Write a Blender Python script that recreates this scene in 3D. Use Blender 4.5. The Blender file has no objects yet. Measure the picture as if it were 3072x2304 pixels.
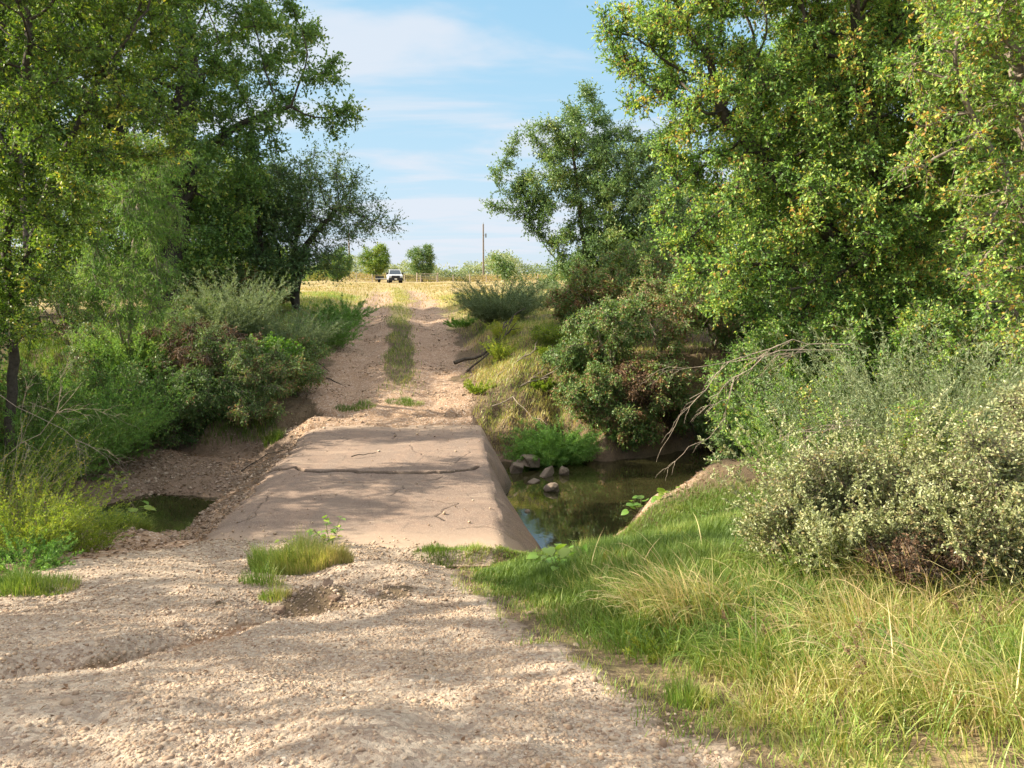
import bpy, math, random
import numpy as np
from mathutils import Vector

SC = bpy.context.scene
COL = SC.collection
rng = np.random.default_rng(7)

# ------------------------------------------------------------------ camera
CAM_Z, FPX, PITCH = 4.4, 800.0, math.radians(7.97)
cam_d = bpy.data.cameras.new('camera')
cam_d.sensor_width = 36.0
cam_d.lens = 36.0 * FPX / 1024.0
cam_d.clip_start = 0.05
cam_d.clip_end = 6000
cam = bpy.data.objects.new('camera', cam_d)
COL.objects.link(cam)
cam.location = (0, 0, CAM_Z)
cam.rotation_euler = (math.pi / 2 - PITCH, 0, 0)
SC.camera = cam

# ------------------------------------------------------------------ world, sun, exposure
SUN_EL, SUN_AZ = math.radians(30), math.radians(-90)      # azimuth from +Y towards +X; negative = from the left
world = bpy.data.worlds.new('World')
SC.world = world
world.use_nodes = True
nt = world.node_tree
nt.nodes.clear()
def N(nt, typ, **kw):
    n = nt.nodes.new(typ)
    for k, v in kw.items():
        if k in n.inputs and not hasattr(n, k): n.inputs[k].default_value = v
        else: setattr(n, k, v)
    return n
out = N(nt, 'ShaderNodeOutputWorld')
bg = N(nt, 'ShaderNodeBackground'); bg.inputs['Strength'].default_value = 0.15
sky = N(nt, 'ShaderNodeTexSky', sky_type='NISHITA', sun_disc=False, sun_elevation=SUN_EL,
        sun_rotation=SUN_AZ, altitude=300, air_density=1.0, dust_density=0.35, ozone_density=2.2)
tc = N(nt, 'ShaderNodeTexCoord')
sep = N(nt, 'ShaderNodeSeparateXYZ'); nt.links.new(tc.outputs['Generated'], sep.inputs[0])
def M(nt, op, a, b=None, c=None, clamp=False):
    n = nt.nodes.new('ShaderNodeMath'); n.operation = op; n.use_clamp = clamp
    for i, v in enumerate((a, b, c)):
        if v is None: continue
        if isinstance(v, (int, float)): n.inputs[i].default_value = v
        else: nt.links.new(v, n.inputs[i])
    return n.outputs[0]
zc = M(nt, 'ADD', M(nt, 'MAXIMUM', sep.outputs[2], 0.0), 0.10)
comb = N(nt, 'ShaderNodeCombineXYZ')
nt.links.new(M(nt, 'DIVIDE', sep.outputs[0], zc), comb.inputs[0])
nt.links.new(M(nt, 'DIVIDE', sep.outputs[1], zc), comb.inputs[1])
mp = N(nt, 'ShaderNodeMapping'); mp.inputs['Rotation'].default_value = (0, 0, math.radians(14))
mp.inputs['Scale'].default_value = (0.62, 1.25, 1)
mp.inputs['Location'].default_value = (1.7, 0.9, 0.4)
nt.links.new(comb.outputs[0], mp.inputs[0])
n1 = N(nt, 'ShaderNodeTexNoise'); n1.inputs['Scale'].default_value = 1.3; n1.inputs['Detail'].default_value = 7
n1.inputs['Roughness'].default_value = 0.52; n1.inputs['Distortion'].default_value = 0.35
nt.links.new(mp.outputs[0], n1.inputs['Vector'])
ramp = N(nt, 'ShaderNodeMapRange', interpolation_type='SMOOTHSTEP')
ramp.inputs['From Min'].default_value = 0.42; ramp.inputs['From Max'].default_value = 0.62
ramp.inputs['To Max'].default_value = 0.8
nt.links.new(n1.outputs[0], ramp.inputs[0])
mix = N(nt, 'ShaderNodeMix', data_type='RGBA')
nt.links.new(ramp.outputs[0], mix.inputs[0])
def VM(op, a, b):
    n = nt.nodes.new('ShaderNodeVectorMath'); n.operation = op
    for k, v in enumerate((a, b)):
        if isinstance(v, tuple): n.inputs[k].default_value = v
        else: nt.links.new(v, n.inputs[k])
    return n.outputs[0]
# soft ceiling on the very bright horizon, as the camera's tone curve has
num = VM('MULTIPLY', sky.outputs[0], (0.98, 1.95, 3.4))
den = VM('ADD', VM('DIVIDE', sky.outputs[0], (2.3, 1.17, 0.73)), (1, 1, 1))
nt.links.new(VM('DIVIDE', num, den), mix.inputs[6])
mix.inputs[7].default_value = (1.86, 1.96, 2.15, 1)
# bright cloud overhead, out of view, added to fill the shadows
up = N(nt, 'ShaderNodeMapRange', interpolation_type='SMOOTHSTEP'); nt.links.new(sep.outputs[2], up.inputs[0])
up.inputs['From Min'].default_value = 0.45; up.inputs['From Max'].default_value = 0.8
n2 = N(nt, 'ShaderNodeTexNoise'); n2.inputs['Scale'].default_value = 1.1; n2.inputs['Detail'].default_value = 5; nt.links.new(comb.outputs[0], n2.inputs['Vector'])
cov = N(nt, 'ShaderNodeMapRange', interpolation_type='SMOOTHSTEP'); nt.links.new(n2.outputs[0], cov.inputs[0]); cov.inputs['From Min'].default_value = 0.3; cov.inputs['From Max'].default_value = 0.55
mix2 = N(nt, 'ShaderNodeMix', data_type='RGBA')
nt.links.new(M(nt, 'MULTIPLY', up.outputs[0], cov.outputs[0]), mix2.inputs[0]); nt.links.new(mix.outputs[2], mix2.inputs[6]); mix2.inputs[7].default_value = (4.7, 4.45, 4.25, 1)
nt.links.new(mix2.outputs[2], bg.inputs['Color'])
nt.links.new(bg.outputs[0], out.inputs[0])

sun_d = bpy.data.lights.new('sun', 'SUN')
sun_d.energy = 4.3; sun_d.angle = math.radians(0.55); sun_d.color = (1.0, 0.89, 0.70)
sun = bpy.data.objects.new('sun', sun_d); COL.objects.link(sun)
sv = Vector((math.sin(SUN_AZ) * math.cos(SUN_EL), math.cos(SUN_AZ) * math.cos(SUN_EL), math.sin(SUN_EL)))
sun.rotation_euler = sv.to_track_quat('Z', 'Y').to_euler()
sun.location = (-20, 10, 30)

SC.view_settings.view_transform = 'Standard'
SC.view_settings.look = 'None'
SC.view_settings.exposure = 1.55
SC.view_settings.gamma = 1.0
cy = SC.cycles
cy.max_bounces = 7; cy.diffuse_bounces = 4; cy.glossy_bounces = 3; cy.transmission_bounces = 4; cy.transparent_max_bounces = 4
cy.caustics_reflective = False; cy.caustics_refractive = False
cy.sample_clamp_indirect = 6
cy.use_adaptive_sampling = True; cy.adaptive_threshold = 0.02
cy.use_denoising = True
cy.denoiser = 'OPENIMAGEDENOISE'; cy.denoising_input_passes = 'RGB_ALBEDO_NORMAL'; cy.denoising_prefilter = 'ACCURATE'

# ------------------------------------------------------------------ helpers
def at(px, py, Y):
    """world point on the ray through picture point (px,py) of a 1024x768 view at distance Y"""
    a = (px - 512) / FPX; b = -(py - 384) / FPX
    dy = math.cos(PITCH) + b * math.sin(PITCH)
    dz = b * math.cos(PITCH) - math.sin(PITCH)
    return (a / dy * Y, Y, CAM_Z + dz / dy * Y)

def tag(o, label=None, cat=None, group=None, kind=None):
    if label: o['label'] = label
    if cat: o['category'] = cat
    if group: o['group'] = group
    if kind: o['kind'] = kind
    return o

def mesh_np(name, V, F, mat, parent=None, tint=None, smooth=False, attrs=None):
    """V (n,3); F (m,3|4) int; one mesh object"""
    V = np.asarray(V, np.float32); F = np.asarray(F, np.int32)
    me = bpy.data.meshes.new(name)
    me.vertices.add(len(V)); me.vertices.foreach_set('co', V.ravel())
    k = F.shape[1]
    me.loops.add(F.size); me.loops.foreach_set('vertex_index', F.ravel())
    me.polygons.add(len(F)); me.polygons.foreach_set('loop_start', np.arange(0, F.size, k, dtype=np.int32))
    if smooth: me.polygons.foreach_set('use_smooth', np.ones(len(F), bool))
    me.update(calc_edges=True)
    if tint is not None:
        a = me.attributes.new('tint', 'FLOAT', 'POINT'); a.data.foreach_set('value', np.asarray(tint, np.float32))
    for an, av in (attrs or {}).items():
        a = me.attributes.new(an, 'FLOAT', 'POINT'); a.data.foreach_set('value', np.asarray(av, np.float32))
    me.materials.append(mat)
    o = bpy.data.objects.new(name, me); COL.objects.link(o)
    if parent: o.parent = parent
    return o

def empty(name, loc, rz=0):
    o = bpy.data.objects.new(name, None); o.location = loc; o.rotation_euler = (0, 0, rz)
    o.empty_display_size = 0.3
    COL.objects.link(o); return o

def copy_tree(o, parent=None):
    c = o.copy(); COL.objects.link(c)
    if parent: c.parent = parent
    for ch in list(o.children): copy_tree(ch, c)
    return c

def norm(v): return v / np.maximum(np.linalg.norm(v, axis=-1, keepdims=True), 1e-9)
def rvec(n): return norm(rng.normal(size=(n, 3)))
def sstep(t): t = np.clip(t, 0, 1); return t * t * (3 - 2 * t)

class Wave:
    """cheap smooth noise on the plane: sum of sines, about -1..1"""
    def __init__(s, seed, scale, octv=4):
        r = np.random.default_rng(seed); s.t = []
        for o in range(octv):
            for _ in range(5):
                a = r.uniform(0, 6.28); f = 2 * math.pi / scale * (2 ** o) * r.uniform(0.7, 1.3)
                s.t.append((math.cos(a) * f, math.sin(a) * f, r.uniform(0, 6.28), 0.5 ** o / 2.5))
    def __call__(s, x, y):
        z = 0
        for a, b, c, w in s.t: z = z + w * np.sin(a * x + b * y + c)
        return z
W_big, W_med, W_small, W_fine = Wave(1, 9), Wave(2, 2.2), Wave(3, 0.6, 3), Wave(4, 0.22, 3)

# ------------------------------------------------------------------ materials
def new_mat(name):
    m = bpy.data.materials.new(name); m.use_nodes = True
    m.node_tree.nodes.clear(); return m, m.node_tree
def ramp_node(nt, stops, fac):
    r = nt.nodes.new('ShaderNodeValToRGB'); cr = r.color_ramp
    while len(cr.elements) < len(stops): cr.elements.new(0.5)
    for e, (p, c) in zip(cr.elements, stops): e.position = p; e.color = (*c, 1)
    nt.links.new(fac, r.inputs[0]); return r.outputs[0]
def attr(nt, name):
    n = nt.nodes.new('ShaderNodeAttribute'); n.attribute_name = name; return n.outputs['Fac']
def noise(nt, scale, detail=4, rough=0.55, vec=None):
    n = nt.nodes.new('ShaderNodeTexNoise'); n.inputs['Scale'].default_value = scale
    n.inputs['Detail'].default_value = detail; n.inputs['Roughness'].default_value = rough
    if vec is None:
        t = nt.nodes.new('ShaderNodeTexCoord'); vec = t.outputs['Object']
    nt.links.new(vec, n.inputs['Vector']); return n.outputs[0]
def mixc(nt, fac, a, b, blend='MIX'):
    n = nt.nodes.new('ShaderNodeMix'); n.data_type = 'RGBA'; n.blend_type = blend; n.clamp_factor = True
    for i, v in ((0, fac), (6, a), (7, b)):
        if isinstance(v, (int, float)): n.inputs[i].default_value = v
        elif isinstance(v, tuple): n.inputs[i].default_value = (*v, 1)
        else: nt.links.new(v, n.inputs[i])
    return n.outputs[2]
def mrange(nt, v, a, b, c=0.0, d=1.0):
    n = nt.nodes.new('ShaderNodeMapRange'); nt.links.new(v, n.inputs[0])
    for i, x in enumerate((a, b, c, d)): n.inputs[i + 1].default_value = x
    return n.outputs[0]
def bump(nt, h, dist, strength=1.0, prev=None):
    b = nt.nodes.new('ShaderNodeBump'); b.inputs['Distance'].default_value = dist; b.inputs['Strength'].default_value = strength
    nt.links.new(h, b.inputs['Height'])
    if prev: nt.links.new(prev, b.inputs['Normal'])
    return b.outputs[0]
def pbsdf(nt, col, rough=0.8, normal=None, spec=0.3, metal=0.0):
    p = nt.nodes.new('ShaderNodeBsdfPrincipled')
    if isinstance(col, tuple): p.inputs['Base Color'].default_value = (*col, 1)
    else: nt.links.new(col, p.inputs['Base Color'])
    if isinstance(rough, (int, float)): p.inputs['Roughness'].default_value = rough
    else: nt.links.new(rough, p.inputs['Roughness'])
    p.inputs['Specular IOR Level'].default_value = spec; p.inputs['Metallic'].default_value = metal
    if normal: nt.links.new(normal, p.inputs['Normal'])
    return p.outputs[0]
def finish(nt, sh):
    o = nt.nodes.new('ShaderNodeOutputMaterial'); nt.links.new(sh, o.inputs[0])

def leaf_mat(name, stops, trans=0.4, rough=0.42, spec=0.5):
    m, nt = new_mat(name)
    c = ramp_node(nt, stops, attr(nt, 'tint'))
    p = pbsdf(nt, c, rough, spec=spec)
    t = nt.nodes.new('ShaderNodeBsdfTranslucent')
    nt.links.new(mixc(nt, 1.0, c, (1.0, 1.0, 0.45), 'MULTIPLY'), t.inputs[0])
    g = nt.nodes.new('ShaderNodeMixShader'); g.inputs[0].default_value = trans
    # brighten the transmitted part a little: thin leaves pass about as much as they reflect
    nt.links.new(p, g.inputs[1]); nt.links.new(t.outputs[0], g.inputs[2])
    finish(nt, g.outputs[0]); return m

def wood_mat(name, a, b, sc=14):
    m, nt = new_mat(name)
    n = noise(nt, sc, 5, 0.65)
    c = ramp_node(nt, [(0.3, a), (0.7, b)], n)
    finish(nt, pbsdf(nt, c, 0.9, bump(nt, n, 0.02, 0.8), 0.2)); return m

def plain(name, col, rough=0.5, metal=0.0, spec=0.5, var=0.15):
    m, nt = new_mat(name)
    n = noise(nt, 6, 4)
    c = mixc(nt, mrange(nt, n, 0.3, 0.7), col, tuple(x * (1 - var) for x in col))
    finish(nt, pbsdf(nt, c, rough, None, spec, metal)); return m

OAK_DARK = leaf_mat('leaf_oak_dark', [(0, (0.113, 0.218, 0.054)), (0.5, (0.177, 0.313, 0.067)), (0.8, (0.290, 0.416, 0.087)), (1, (0.538, 0.540, 0.116))], 0.38, 0.45)
OAK_GREY = leaf_mat('leaf_oak_grey', [(0, (0.097, 0.179, 0.074)), (0.5, (0.143, 0.250, 0.084)), (0.85, (0.212, 0.321, 0.102)), (1, (0.346, 0.393, 0.131))], 0.32, 0.42)
ELM_YELLOW = leaf_mat('leaf_elm_yellow', [(0, (0.110, 0.209, 0.040)), (0.45, (0.209, 0.330, 0.055)), (0.8, (0.396, 0.462, 0.070)), (1, (0.605, 0.484, 0.080))], 0.45, 0.45)
ELM_MIX = leaf_mat('leaf_elm_mixed', [(0, (0.143, 0.276, 0.071)), (0.35, (0.234, 0.414, 0.094)), (0.7, (0.395, 0.552, 0.119)), (0.88, (0.612, 0.650, 0.140)), (0.95, (0.612, 0.591, 0.140)), (1, (0.612, 0.355, 0.094))], 0.45, 0.5, 0.5)
SILVER = leaf_mat('leaf_silver', [(0, (0.177, 0.227, 0.088)), (0.4, (0.310, 0.348, 0.155)), (0.8, (0.428, 0.445, 0.229)), (1, (0.369, 0.291, 0.134))], 0.25, 0.4, 0.6)
FEATHER = leaf_mat('leaf_feathery', [(0, (0.130, 0.267, 0.065)), (0.5, (0.194, 0.384, 0.089)), (1, (0.356, 0.501, 0.130))], 0.4, 0.55, 0.3)
FEATHER_GREY = leaf_mat('leaf_feathery_grey', [(0, (0.15, 0.21, 0.11)), (0.5, (0.23, 0.31, 0.17)), (1, (0.36, 0.4, 0.24))], 0.35, 0.55, 0.3)
BRUSH = leaf_mat('leaf_brush', [(0, (0.098, 0.179, 0.056)), (0.5, (0.174, 0.300, 0.084)), (0.8, (0.292, 0.381, 0.111)), (0.92, (0.389, 0.240, 0.111)), (1, (0.310, 0.160, 0.094))], 0.35, 0.45)
DEADLEAF = leaf_mat('leaf_dead', [(0, (0.09, 0.055, 0.035)), (0.5, (0.17, 0.1, 0.06)), (1, (0.3, 0.2, 0.12))], 0.2, 0.7, 0.2)
LIME = leaf_mat('leaf_lime', [(0, (0.176, 0.272, 0.039)), (0.5, (0.308, 0.408, 0.055)), (1, (0.506, 0.476, 0.099))], 0.5, 0.5, 0.3)
BROAD = leaf_mat('leaf_broad', [(0, (0.12, 0.26, 0.04)), (0.6, (0.2, 0.38, 0.06)), (1, (0.34, 0.46, 0.1))], 0.5, 0.4, 0.5)
GRASS_G = leaf_mat('grass_green', [(0, (0.085, 0.155, 0.03)), (0.5, (0.15, 0.24, 0.045)), (0.85, (0.27, 0.35, 0.075)), (1, (0.48, 0.44, 0.18))], 0.35, 0.5, 0.35)
GRASS_Y = leaf_mat('grass_straw', [(0, (0.16, 0.28, 0.05)), (0.35, (0.28, 0.38, 0.08)), (0.6, (0.48, 0.47, 0.16)), (0.85, (0.64, 0.54, 0.28)), (1, (0.55, 0.4, 0.22))], 0.35, 0.45, 0.4)
GRASS_F = leaf_mat('grass_field', [(0, (0.147, 0.190, 0.049)), (0.4, (0.309, 0.267, 0.099)), (0.8, (0.441, 0.338, 0.165)), (1, (0.367, 0.239, 0.140))], 0.4, 0.6, 0.2)
BARK = wood_mat('bark_grey', (0.05, 0.042, 0.034), (0.12, 0.1, 0.08))
BARK_L = wood_mat('bark_light', (0.14, 0.11, 0.085), (0.3, 0.25, 0.2), 20)
DEADWOOD = wood_mat('dead_wood', (0.22, 0.17, 0.13), (0.46, 0.38, 0.3), 22)
STEM = wood_mat('green_stem', (0.1, 0.14, 0.05), (0.2, 0.2, 0.09), 30)

# stones
def stone_mat(name, stops):
    m, nt = new_mat(name)
    c = ramp_node(nt, stops, attr(nt, 'tint'))
    n = noise(nt, 60, 3)
    c = mixc(nt, mrange(nt, n, 0.3, 0.75, 0, 0.35), c, (0.3, 0.22, 0.16))
    finish(nt, pbsdf(nt, c, 0.85, bump(nt, n, 0.004, 0.6), 0.25)); return m
GRAVEL = stone_mat('gravel_stone', [(0, (0.213, 0.140, 0.093)), (0.2, (0.332, 0.234, 0.162)), (0.6, (0.427, 0.320, 0.220)), (0.93, (0.490, 0.383, 0.278)), (1, (0.569, 0.492, 0.402))])
BEDSTONE = stone_mat('bed_stone', [(0, (0.13, 0.09, 0.06)), (0.5, (0.26, 0.19, 0.14)), (1, (0.42, 0.34, 0.27))])

# terrain
def terrain_mat():
    m, nt = new_mat('ground_earth')
    n_l = noise(nt, 0.55, 5, 0.6); n_m = noise(nt, 3.2, 5, 0.6); n_s = noise(nt, 22, 4, 0.65); n_x = noise(nt, 90, 3, 0.6)
    vor = nt.nodes.new('ShaderNodeTexVoronoi'); vor.inputs['Scale'].default_value = 34
    t = nt.nodes.new('ShaderNodeTexCoord'); nt.links.new(t.outputs['Object'], vor.inputs['Vector'])
    vsep = nt.nodes.new('ShaderNodeSeparateColor'); nt.links.new(vor.outputs['Color'], vsep.inputs[0])
    # gravel: cream limestone chips in tan dust
    chip = ramp_node(nt, [(0, (0.237, 0.172, 0.131)), (0.4, (0.363, 0.289, 0.223)), (1, (0.506, 0.422, 0.329))], vsep.outputs[0])
    grav = mixc(nt, mrange(nt, n_s, 0.35, 0.7, 0, 0.6), chip, (0.342, 0.269, 0.200))
    grav = mixc(nt, mrange(nt, n_m, 0.45, 0.75, 0, 0.45), grav, (0.33, 0.24, 0.17))
    dirt = mixc(nt, mrange(nt, n_m, 0.3, 0.7), (0.38, 0.255, 0.165), (0.26, 0.17, 0.11))
    dirt = mixc(nt, mrange(nt, vsep.outputs[1], 0.72, 0.9, 0, 0.75), dirt, (0.55, 0.44, 0.36))
    dirt = mixc(nt, mrange(nt, n_s, 0.5, 0.75, 0, 0.5), dirt, (0.18, 0.115, 0.08))
    soil = mixc(nt, mrange(nt, n_m, 0.3, 0.7), (0.16, 0.115, 0.07), (0.09, 0.065, 0.04))
    soil = mixc(nt, mrange(nt, n_s, 0.5, 0.7, 0, 0.6), soil, (0.24, 0.18, 0.11))
    field = mixc(nt, mrange(nt, n_l, 0.35, 0.65), (0.404, 0.296, 0.165), (0.337, 0.267, 0.123))
    field = mixc(nt, mrange(nt, n_m, 0.5, 0.72, 0, 0.7), field, (0.38, 0.4, 0.11))
    mud = mixc(nt, mrange(nt, n_m, 0.3, 0.7), (0.17, 0.12, 0.085), (0.26, 0.18, 0.13))
    mud = mixc(nt, mrange(nt, n_s, 0.45, 0.7, 0, 0.6), mud, (0.1, 0.07, 0.05))
    c = soil
    def edge(name, k=0.5):
        a = attr(nt, name)
        s = M(nt, 'ADD', a, M(nt, 'MULTIPLY', M(nt, 'SUBTRACT', n_s, 0.5), k))
        s = M(nt, 'ADD', s, M(nt, 'MULTIPLY', M(nt, 'SUBTRACT', n_m, 0.5), k))
        return mrange(nt, s, 0.4, 0.6)
    c = mixc(nt, edge('m_field'), c, field)
    c = mixc(nt, edge('m_mud'), c, mud)
    c = mixc(nt, edge('m_dirt'), c, dirt)
    c = mixc(nt, edge('m_gravel'), c, grav)
    h = M(nt, 'ADD', M(nt, 'MULTIPLY', M(nt, 'SUBTRACT', 1.0, vor.outputs['Distance']), 0.35), M(nt, 'MULTIPLY', n_x, 0.35))
    nr = bump(nt, h, 0.012, 0.9)
    nr = bump(nt, n_s, 0.035, 0.9, nr)
    rough = mrange(nt, attr(nt, 'm_mud'), 0.4, 1.0, 0.93, 0.6)
    finish(nt, pbsdf(nt, c, rough, nr, 0.25)); return m
EARTH = terrain_mat()

# ------------------------------------------------------------------ the lie of the land (z = 0 is the creek's water)
def ip(x, pts): return np.interp(x, [p[0] for p in pts], [p[1] for p in pts])
def road_z(y): return ip(y, [(-30, 2.9), (0, 2.75), (3, 2.42), (5, 1.97), (8, 1.32), (10.2, .87), (17.8, .9), (19, 1.05), (23, 1.55), (31, 2.35), (41, 2.86), (60, 3.12), (90, 2.97), (118, 2.82), (700, 2.6)])
def road_cx(y): return ip(y, [(10, -2.12), (17.8, -2.68), (24, -3.4), (31, -4.4), (41, -5.7), (60, -8.7), (96, -14.0), (120, -17.5), (700, -100)])
SL = [(9.0, -4.08), (17.8, -4.62), (18.4, -4.66)]
SR = [(9.0, -.0), (17.8, -.70), (18.4, -.74)]
def slab_l(y): return ip(y, SL)
def slab_r(y): return ip(y, SR)
def edge_r(y): return ip(y, [(-6, 5), (0, 2.4), (3, .95), (5.3, .08), (7.8, -.65), (9, -.35), (10, -.05), (17.8, -.70), (19, -.85), (24, -1.4), (31, -2.4), (41, -3.9), (60, -6.9), (96, -12.4), (700, -98)])
def edge_l(y): return ip(y, [(-6, -30), (3, -16), (5, -9.5), (6, -6.4), (7, -5.2), (8.5, -4.7), (10, -4.25), (17.8, -4.62), (19, -5.2), (24, -5.6), (31, -6.5), (41, -7.5), (60, -10.4), (96, -15.8), (700, -102)])
def lip_y(x): return ip(x, [(-4.4, 10.25), (-2.5, 10.1), (-1.2, 9.8), (0, 9.5), (1, 9.5)])   # where the gravel ends and the slab shows
def upland(x, y):
    b = ip(y, [(-30, 3.1), (0, 2.85), (3, 2.58), (6, 2.02), (8, 1.72), (11, 1.42), (14, 1.4), (18, 1.7), (20, 2.1), (24, 2.55), (31, 2.95), (41, 3.1), (60, 3.15), (90, 3.0), (118, 2.82), (700, 2.6)])
    b = b - 0.5 * np.exp(-((x - .95) / .95) ** 2 - ((y - 10.2) / 1.5) ** 2) - 0.55 * np.exp(-((x - 1.3) / 1.8) ** 2 - ((y - 11) / 2.4) ** 2) - 0.4 * np.exp(-((x - .8) / 1.3) ** 2 - ((y - 20) / 1.6) ** 2) - 0.85 * np.exp(-((x + 5.8) / 2.0) ** 2 - ((y - 11.5) / 1.8) ** 2)
    return b + 0.16 * W_big(x, y) * np.clip((np.abs(x - road_cx(y)) - 2) / 4, 0, 1) * np.clip(1.2 - y / 200, 0.3, 1)
def creek_c(x): return ip(x, [(-60, 30), (-20, 19.5), (-12, 17.3), (-8, 15.9), (-5, 15.2), (0, 14.65), (.6, 14.9), (1.3, 15.45), (2.2, 16.35), (3, 17.0), (4, 17.8), (8, 20), (20, 24), (60, 34)])
def creek_w(x): return ip(x, [(-60, 2.2), (-20, 2.1), (-12, 2.1), (-8, 2.7), (-5, 3.2), (0, 3.2), (.6, 3.3), (1.3, 2.85), (2.2, 1.75), (3, 1.5), (4, 1.2), (60, 1.2)])
RUT = np.array([(-4.6, 3.7), (-3.3, 4.15), (-2.55, 4.75), (-2.2, 5.4), (-1.7, 6.1)])
def seg_dist(x, y, P):
    d = np.full(np.shape(x), 1e9)
    for a, b in zip(P[:-1], P[1:]):
        ab = b - a; t = np.clip(((x - a[0]) * ab[0] + (y - a[1]) * ab[1]) / (ab @ ab), 0, 1)
        d = np.minimum(d, np.hypot(x - a[0] - t * ab[0], y - a[1] - t * ab[1]))
    return d
def smin(a, b, k): h = np.clip(0.5 + 0.5 * (b - a) / k, 0, 1); return b + (a - b) * h - k * h * (1 - h)
def smax(a, b, k): return -smin(-a, -b, k)

def ground_z(x, y, fine=True):
    x = np.asarray(x, float); y = np.asarray(y, float)
    rz = road_z(y)
    dist_out = np.maximum(np.maximum(x - edge_r(y), edge_l(y) - x), 0)
    wr = np.where(y < 14, 2.4, 1.7)
    z = rz + (upland(x, y) - rz) * sstep(dist_out / wr)
    # creek
    right = sstep((x + 3) / 3)
    bed = 0.2 + (-0.62) * right + 0.05 * W_med(x, y)
    bed = bed - 0.6 * np.exp(-(((x + 6.3) / 1.2) ** 2 + ((y - 14.2) / 1.0) ** 2))
    near = y < creek_c(x)
    s = np.abs(y - creek_c(x)) - creek_w(x) + 0.25 * W_med(x * 0.7, y * 0.7)
    s = np.maximum(s, 0)
    slope = np.where(near, 0.5 - 0.13 * sstep((x + 9) / 2) * sstep((-3.5 - x) / 1), 1.0 + 0.6 * right - 0.85 * right * sstep((2.2 - x) / 1.2))
    z = smin(z, bed + s * slope, 0.22)
    # embankment that carries the slab
    inz = sstep((y - 8.7) / 0.7) * sstep((19.4 - y) / 0.8)
    low = 0.16 * sstep((y - lip_y(x) + .08 * W_small(x, y)) / 0.22) * sstep((17.95 - y) / 0.25)
    dl = np.maximum(slab_l(y) - 0.02 - x, 0); dr = np.maximum(x - slab_r(y) + 0.15, 0)
    E = rz - low - np.minimum(dl * 0.55, 3) - dr * (0.3 + 1.9 * sstep((y - 10.1) / 1.2))
    z = np.where(inz > 0.01, smax(z, E * inz + (z - 1) * (1 - inz), 0.06), z)
    inslab = (x > slab_l(y)) & (x < slab_r(y)) & (y > lip_y(x)) & (y < 18.0)
    z = np.where(inslab, np.minimum(z, rz - low), z)
    # wheel ruts and the grassy ridge between them on the far side
    far = sstep((y - 18.2) / 2) * sstep((80 - y) / 30)
    dx = x - road_cx(y) - 0.12 * W_med(y * 0.3, y * 0.1)
    z = z - far * (0.09 * np.exp(-((np.abs(dx) - 1.15) / 0.36) ** 2) - 0.05 * np.exp(-(dx / 0.45) ** 2))
    # washed-out rut and pit in the near gravel
    z = z - 0.17 * np.exp(-(seg_dist(x, y + .05 * W_small(x, y), RUT) / 0.17) ** 2) + 0.05 * np.exp(-(seg_dist(x - .1, y - .4, RUT) / 0.2) ** 2)
    z = z - 0.2 * np.exp(-(((x + 1.72) / 0.3) ** 2 + ((y - 6.25) / 0.22) ** 2))
    z = z + 0.07 * np.exp(-(((x + 1.45) / 0.4) ** 2 + ((y - 6.75) / 0.22) ** 2))
    z = z + 0.13 * np.exp(-(((x + 1.35) / 0.5) ** 2 + ((y - 7.7) / 0.4) ** 2))
    if fine:
        k = np.clip(1.4 - y / 60, 0.15, 1)
        z = z + 0.03 * W_med(x, y) * k + (0.007 * W_small(x, y) + 0.003 * W_fine(x, y)) * k
    return z

def graded(lo, hi, c0, c1, fine, grow, cap):
    """coordinates, fine between c0 and c1, growing outside"""
    a = list(np.arange(c0, c1, fine)); st = fine; v = a[-1]
    while v < hi: st = min(st * grow, cap); v += st; a.append(v)
    st = fine; v = c0; b = []
    while v > lo: st = min(st * grow, cap); v -= st; b.append(v)
    return np.array(b[::-1] + a)
gx = graded(-900, 900, -7, 5, 0.05, 1.035, 40)
gy = graded(-25, 900, 2.2, 19, 0.05, 1.03, 40)
GX, GY = np.meshgrid(gx, gy)
GZ = ground_z(GX, GY)
nx, ny = len(gx), len(gy)
V = np.stack([GX, GY, GZ], -1).reshape(-1, 3)
dzx = np.gradient(GZ, gx, axis=1); dzy = np.gradient(GZ, gy, axis=0)
NRM = norm(np.stack([-dzx, -dzy, np.ones_like(GZ)], -1)).reshape(-1, 3)
ii = (np.arange(ny - 1)[:, None] * nx + np.arange(nx - 1)[None, :]).ravel()
F = np.stack([ii, ii + 1, ii + 1 + nx, ii + nx], 1)

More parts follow.
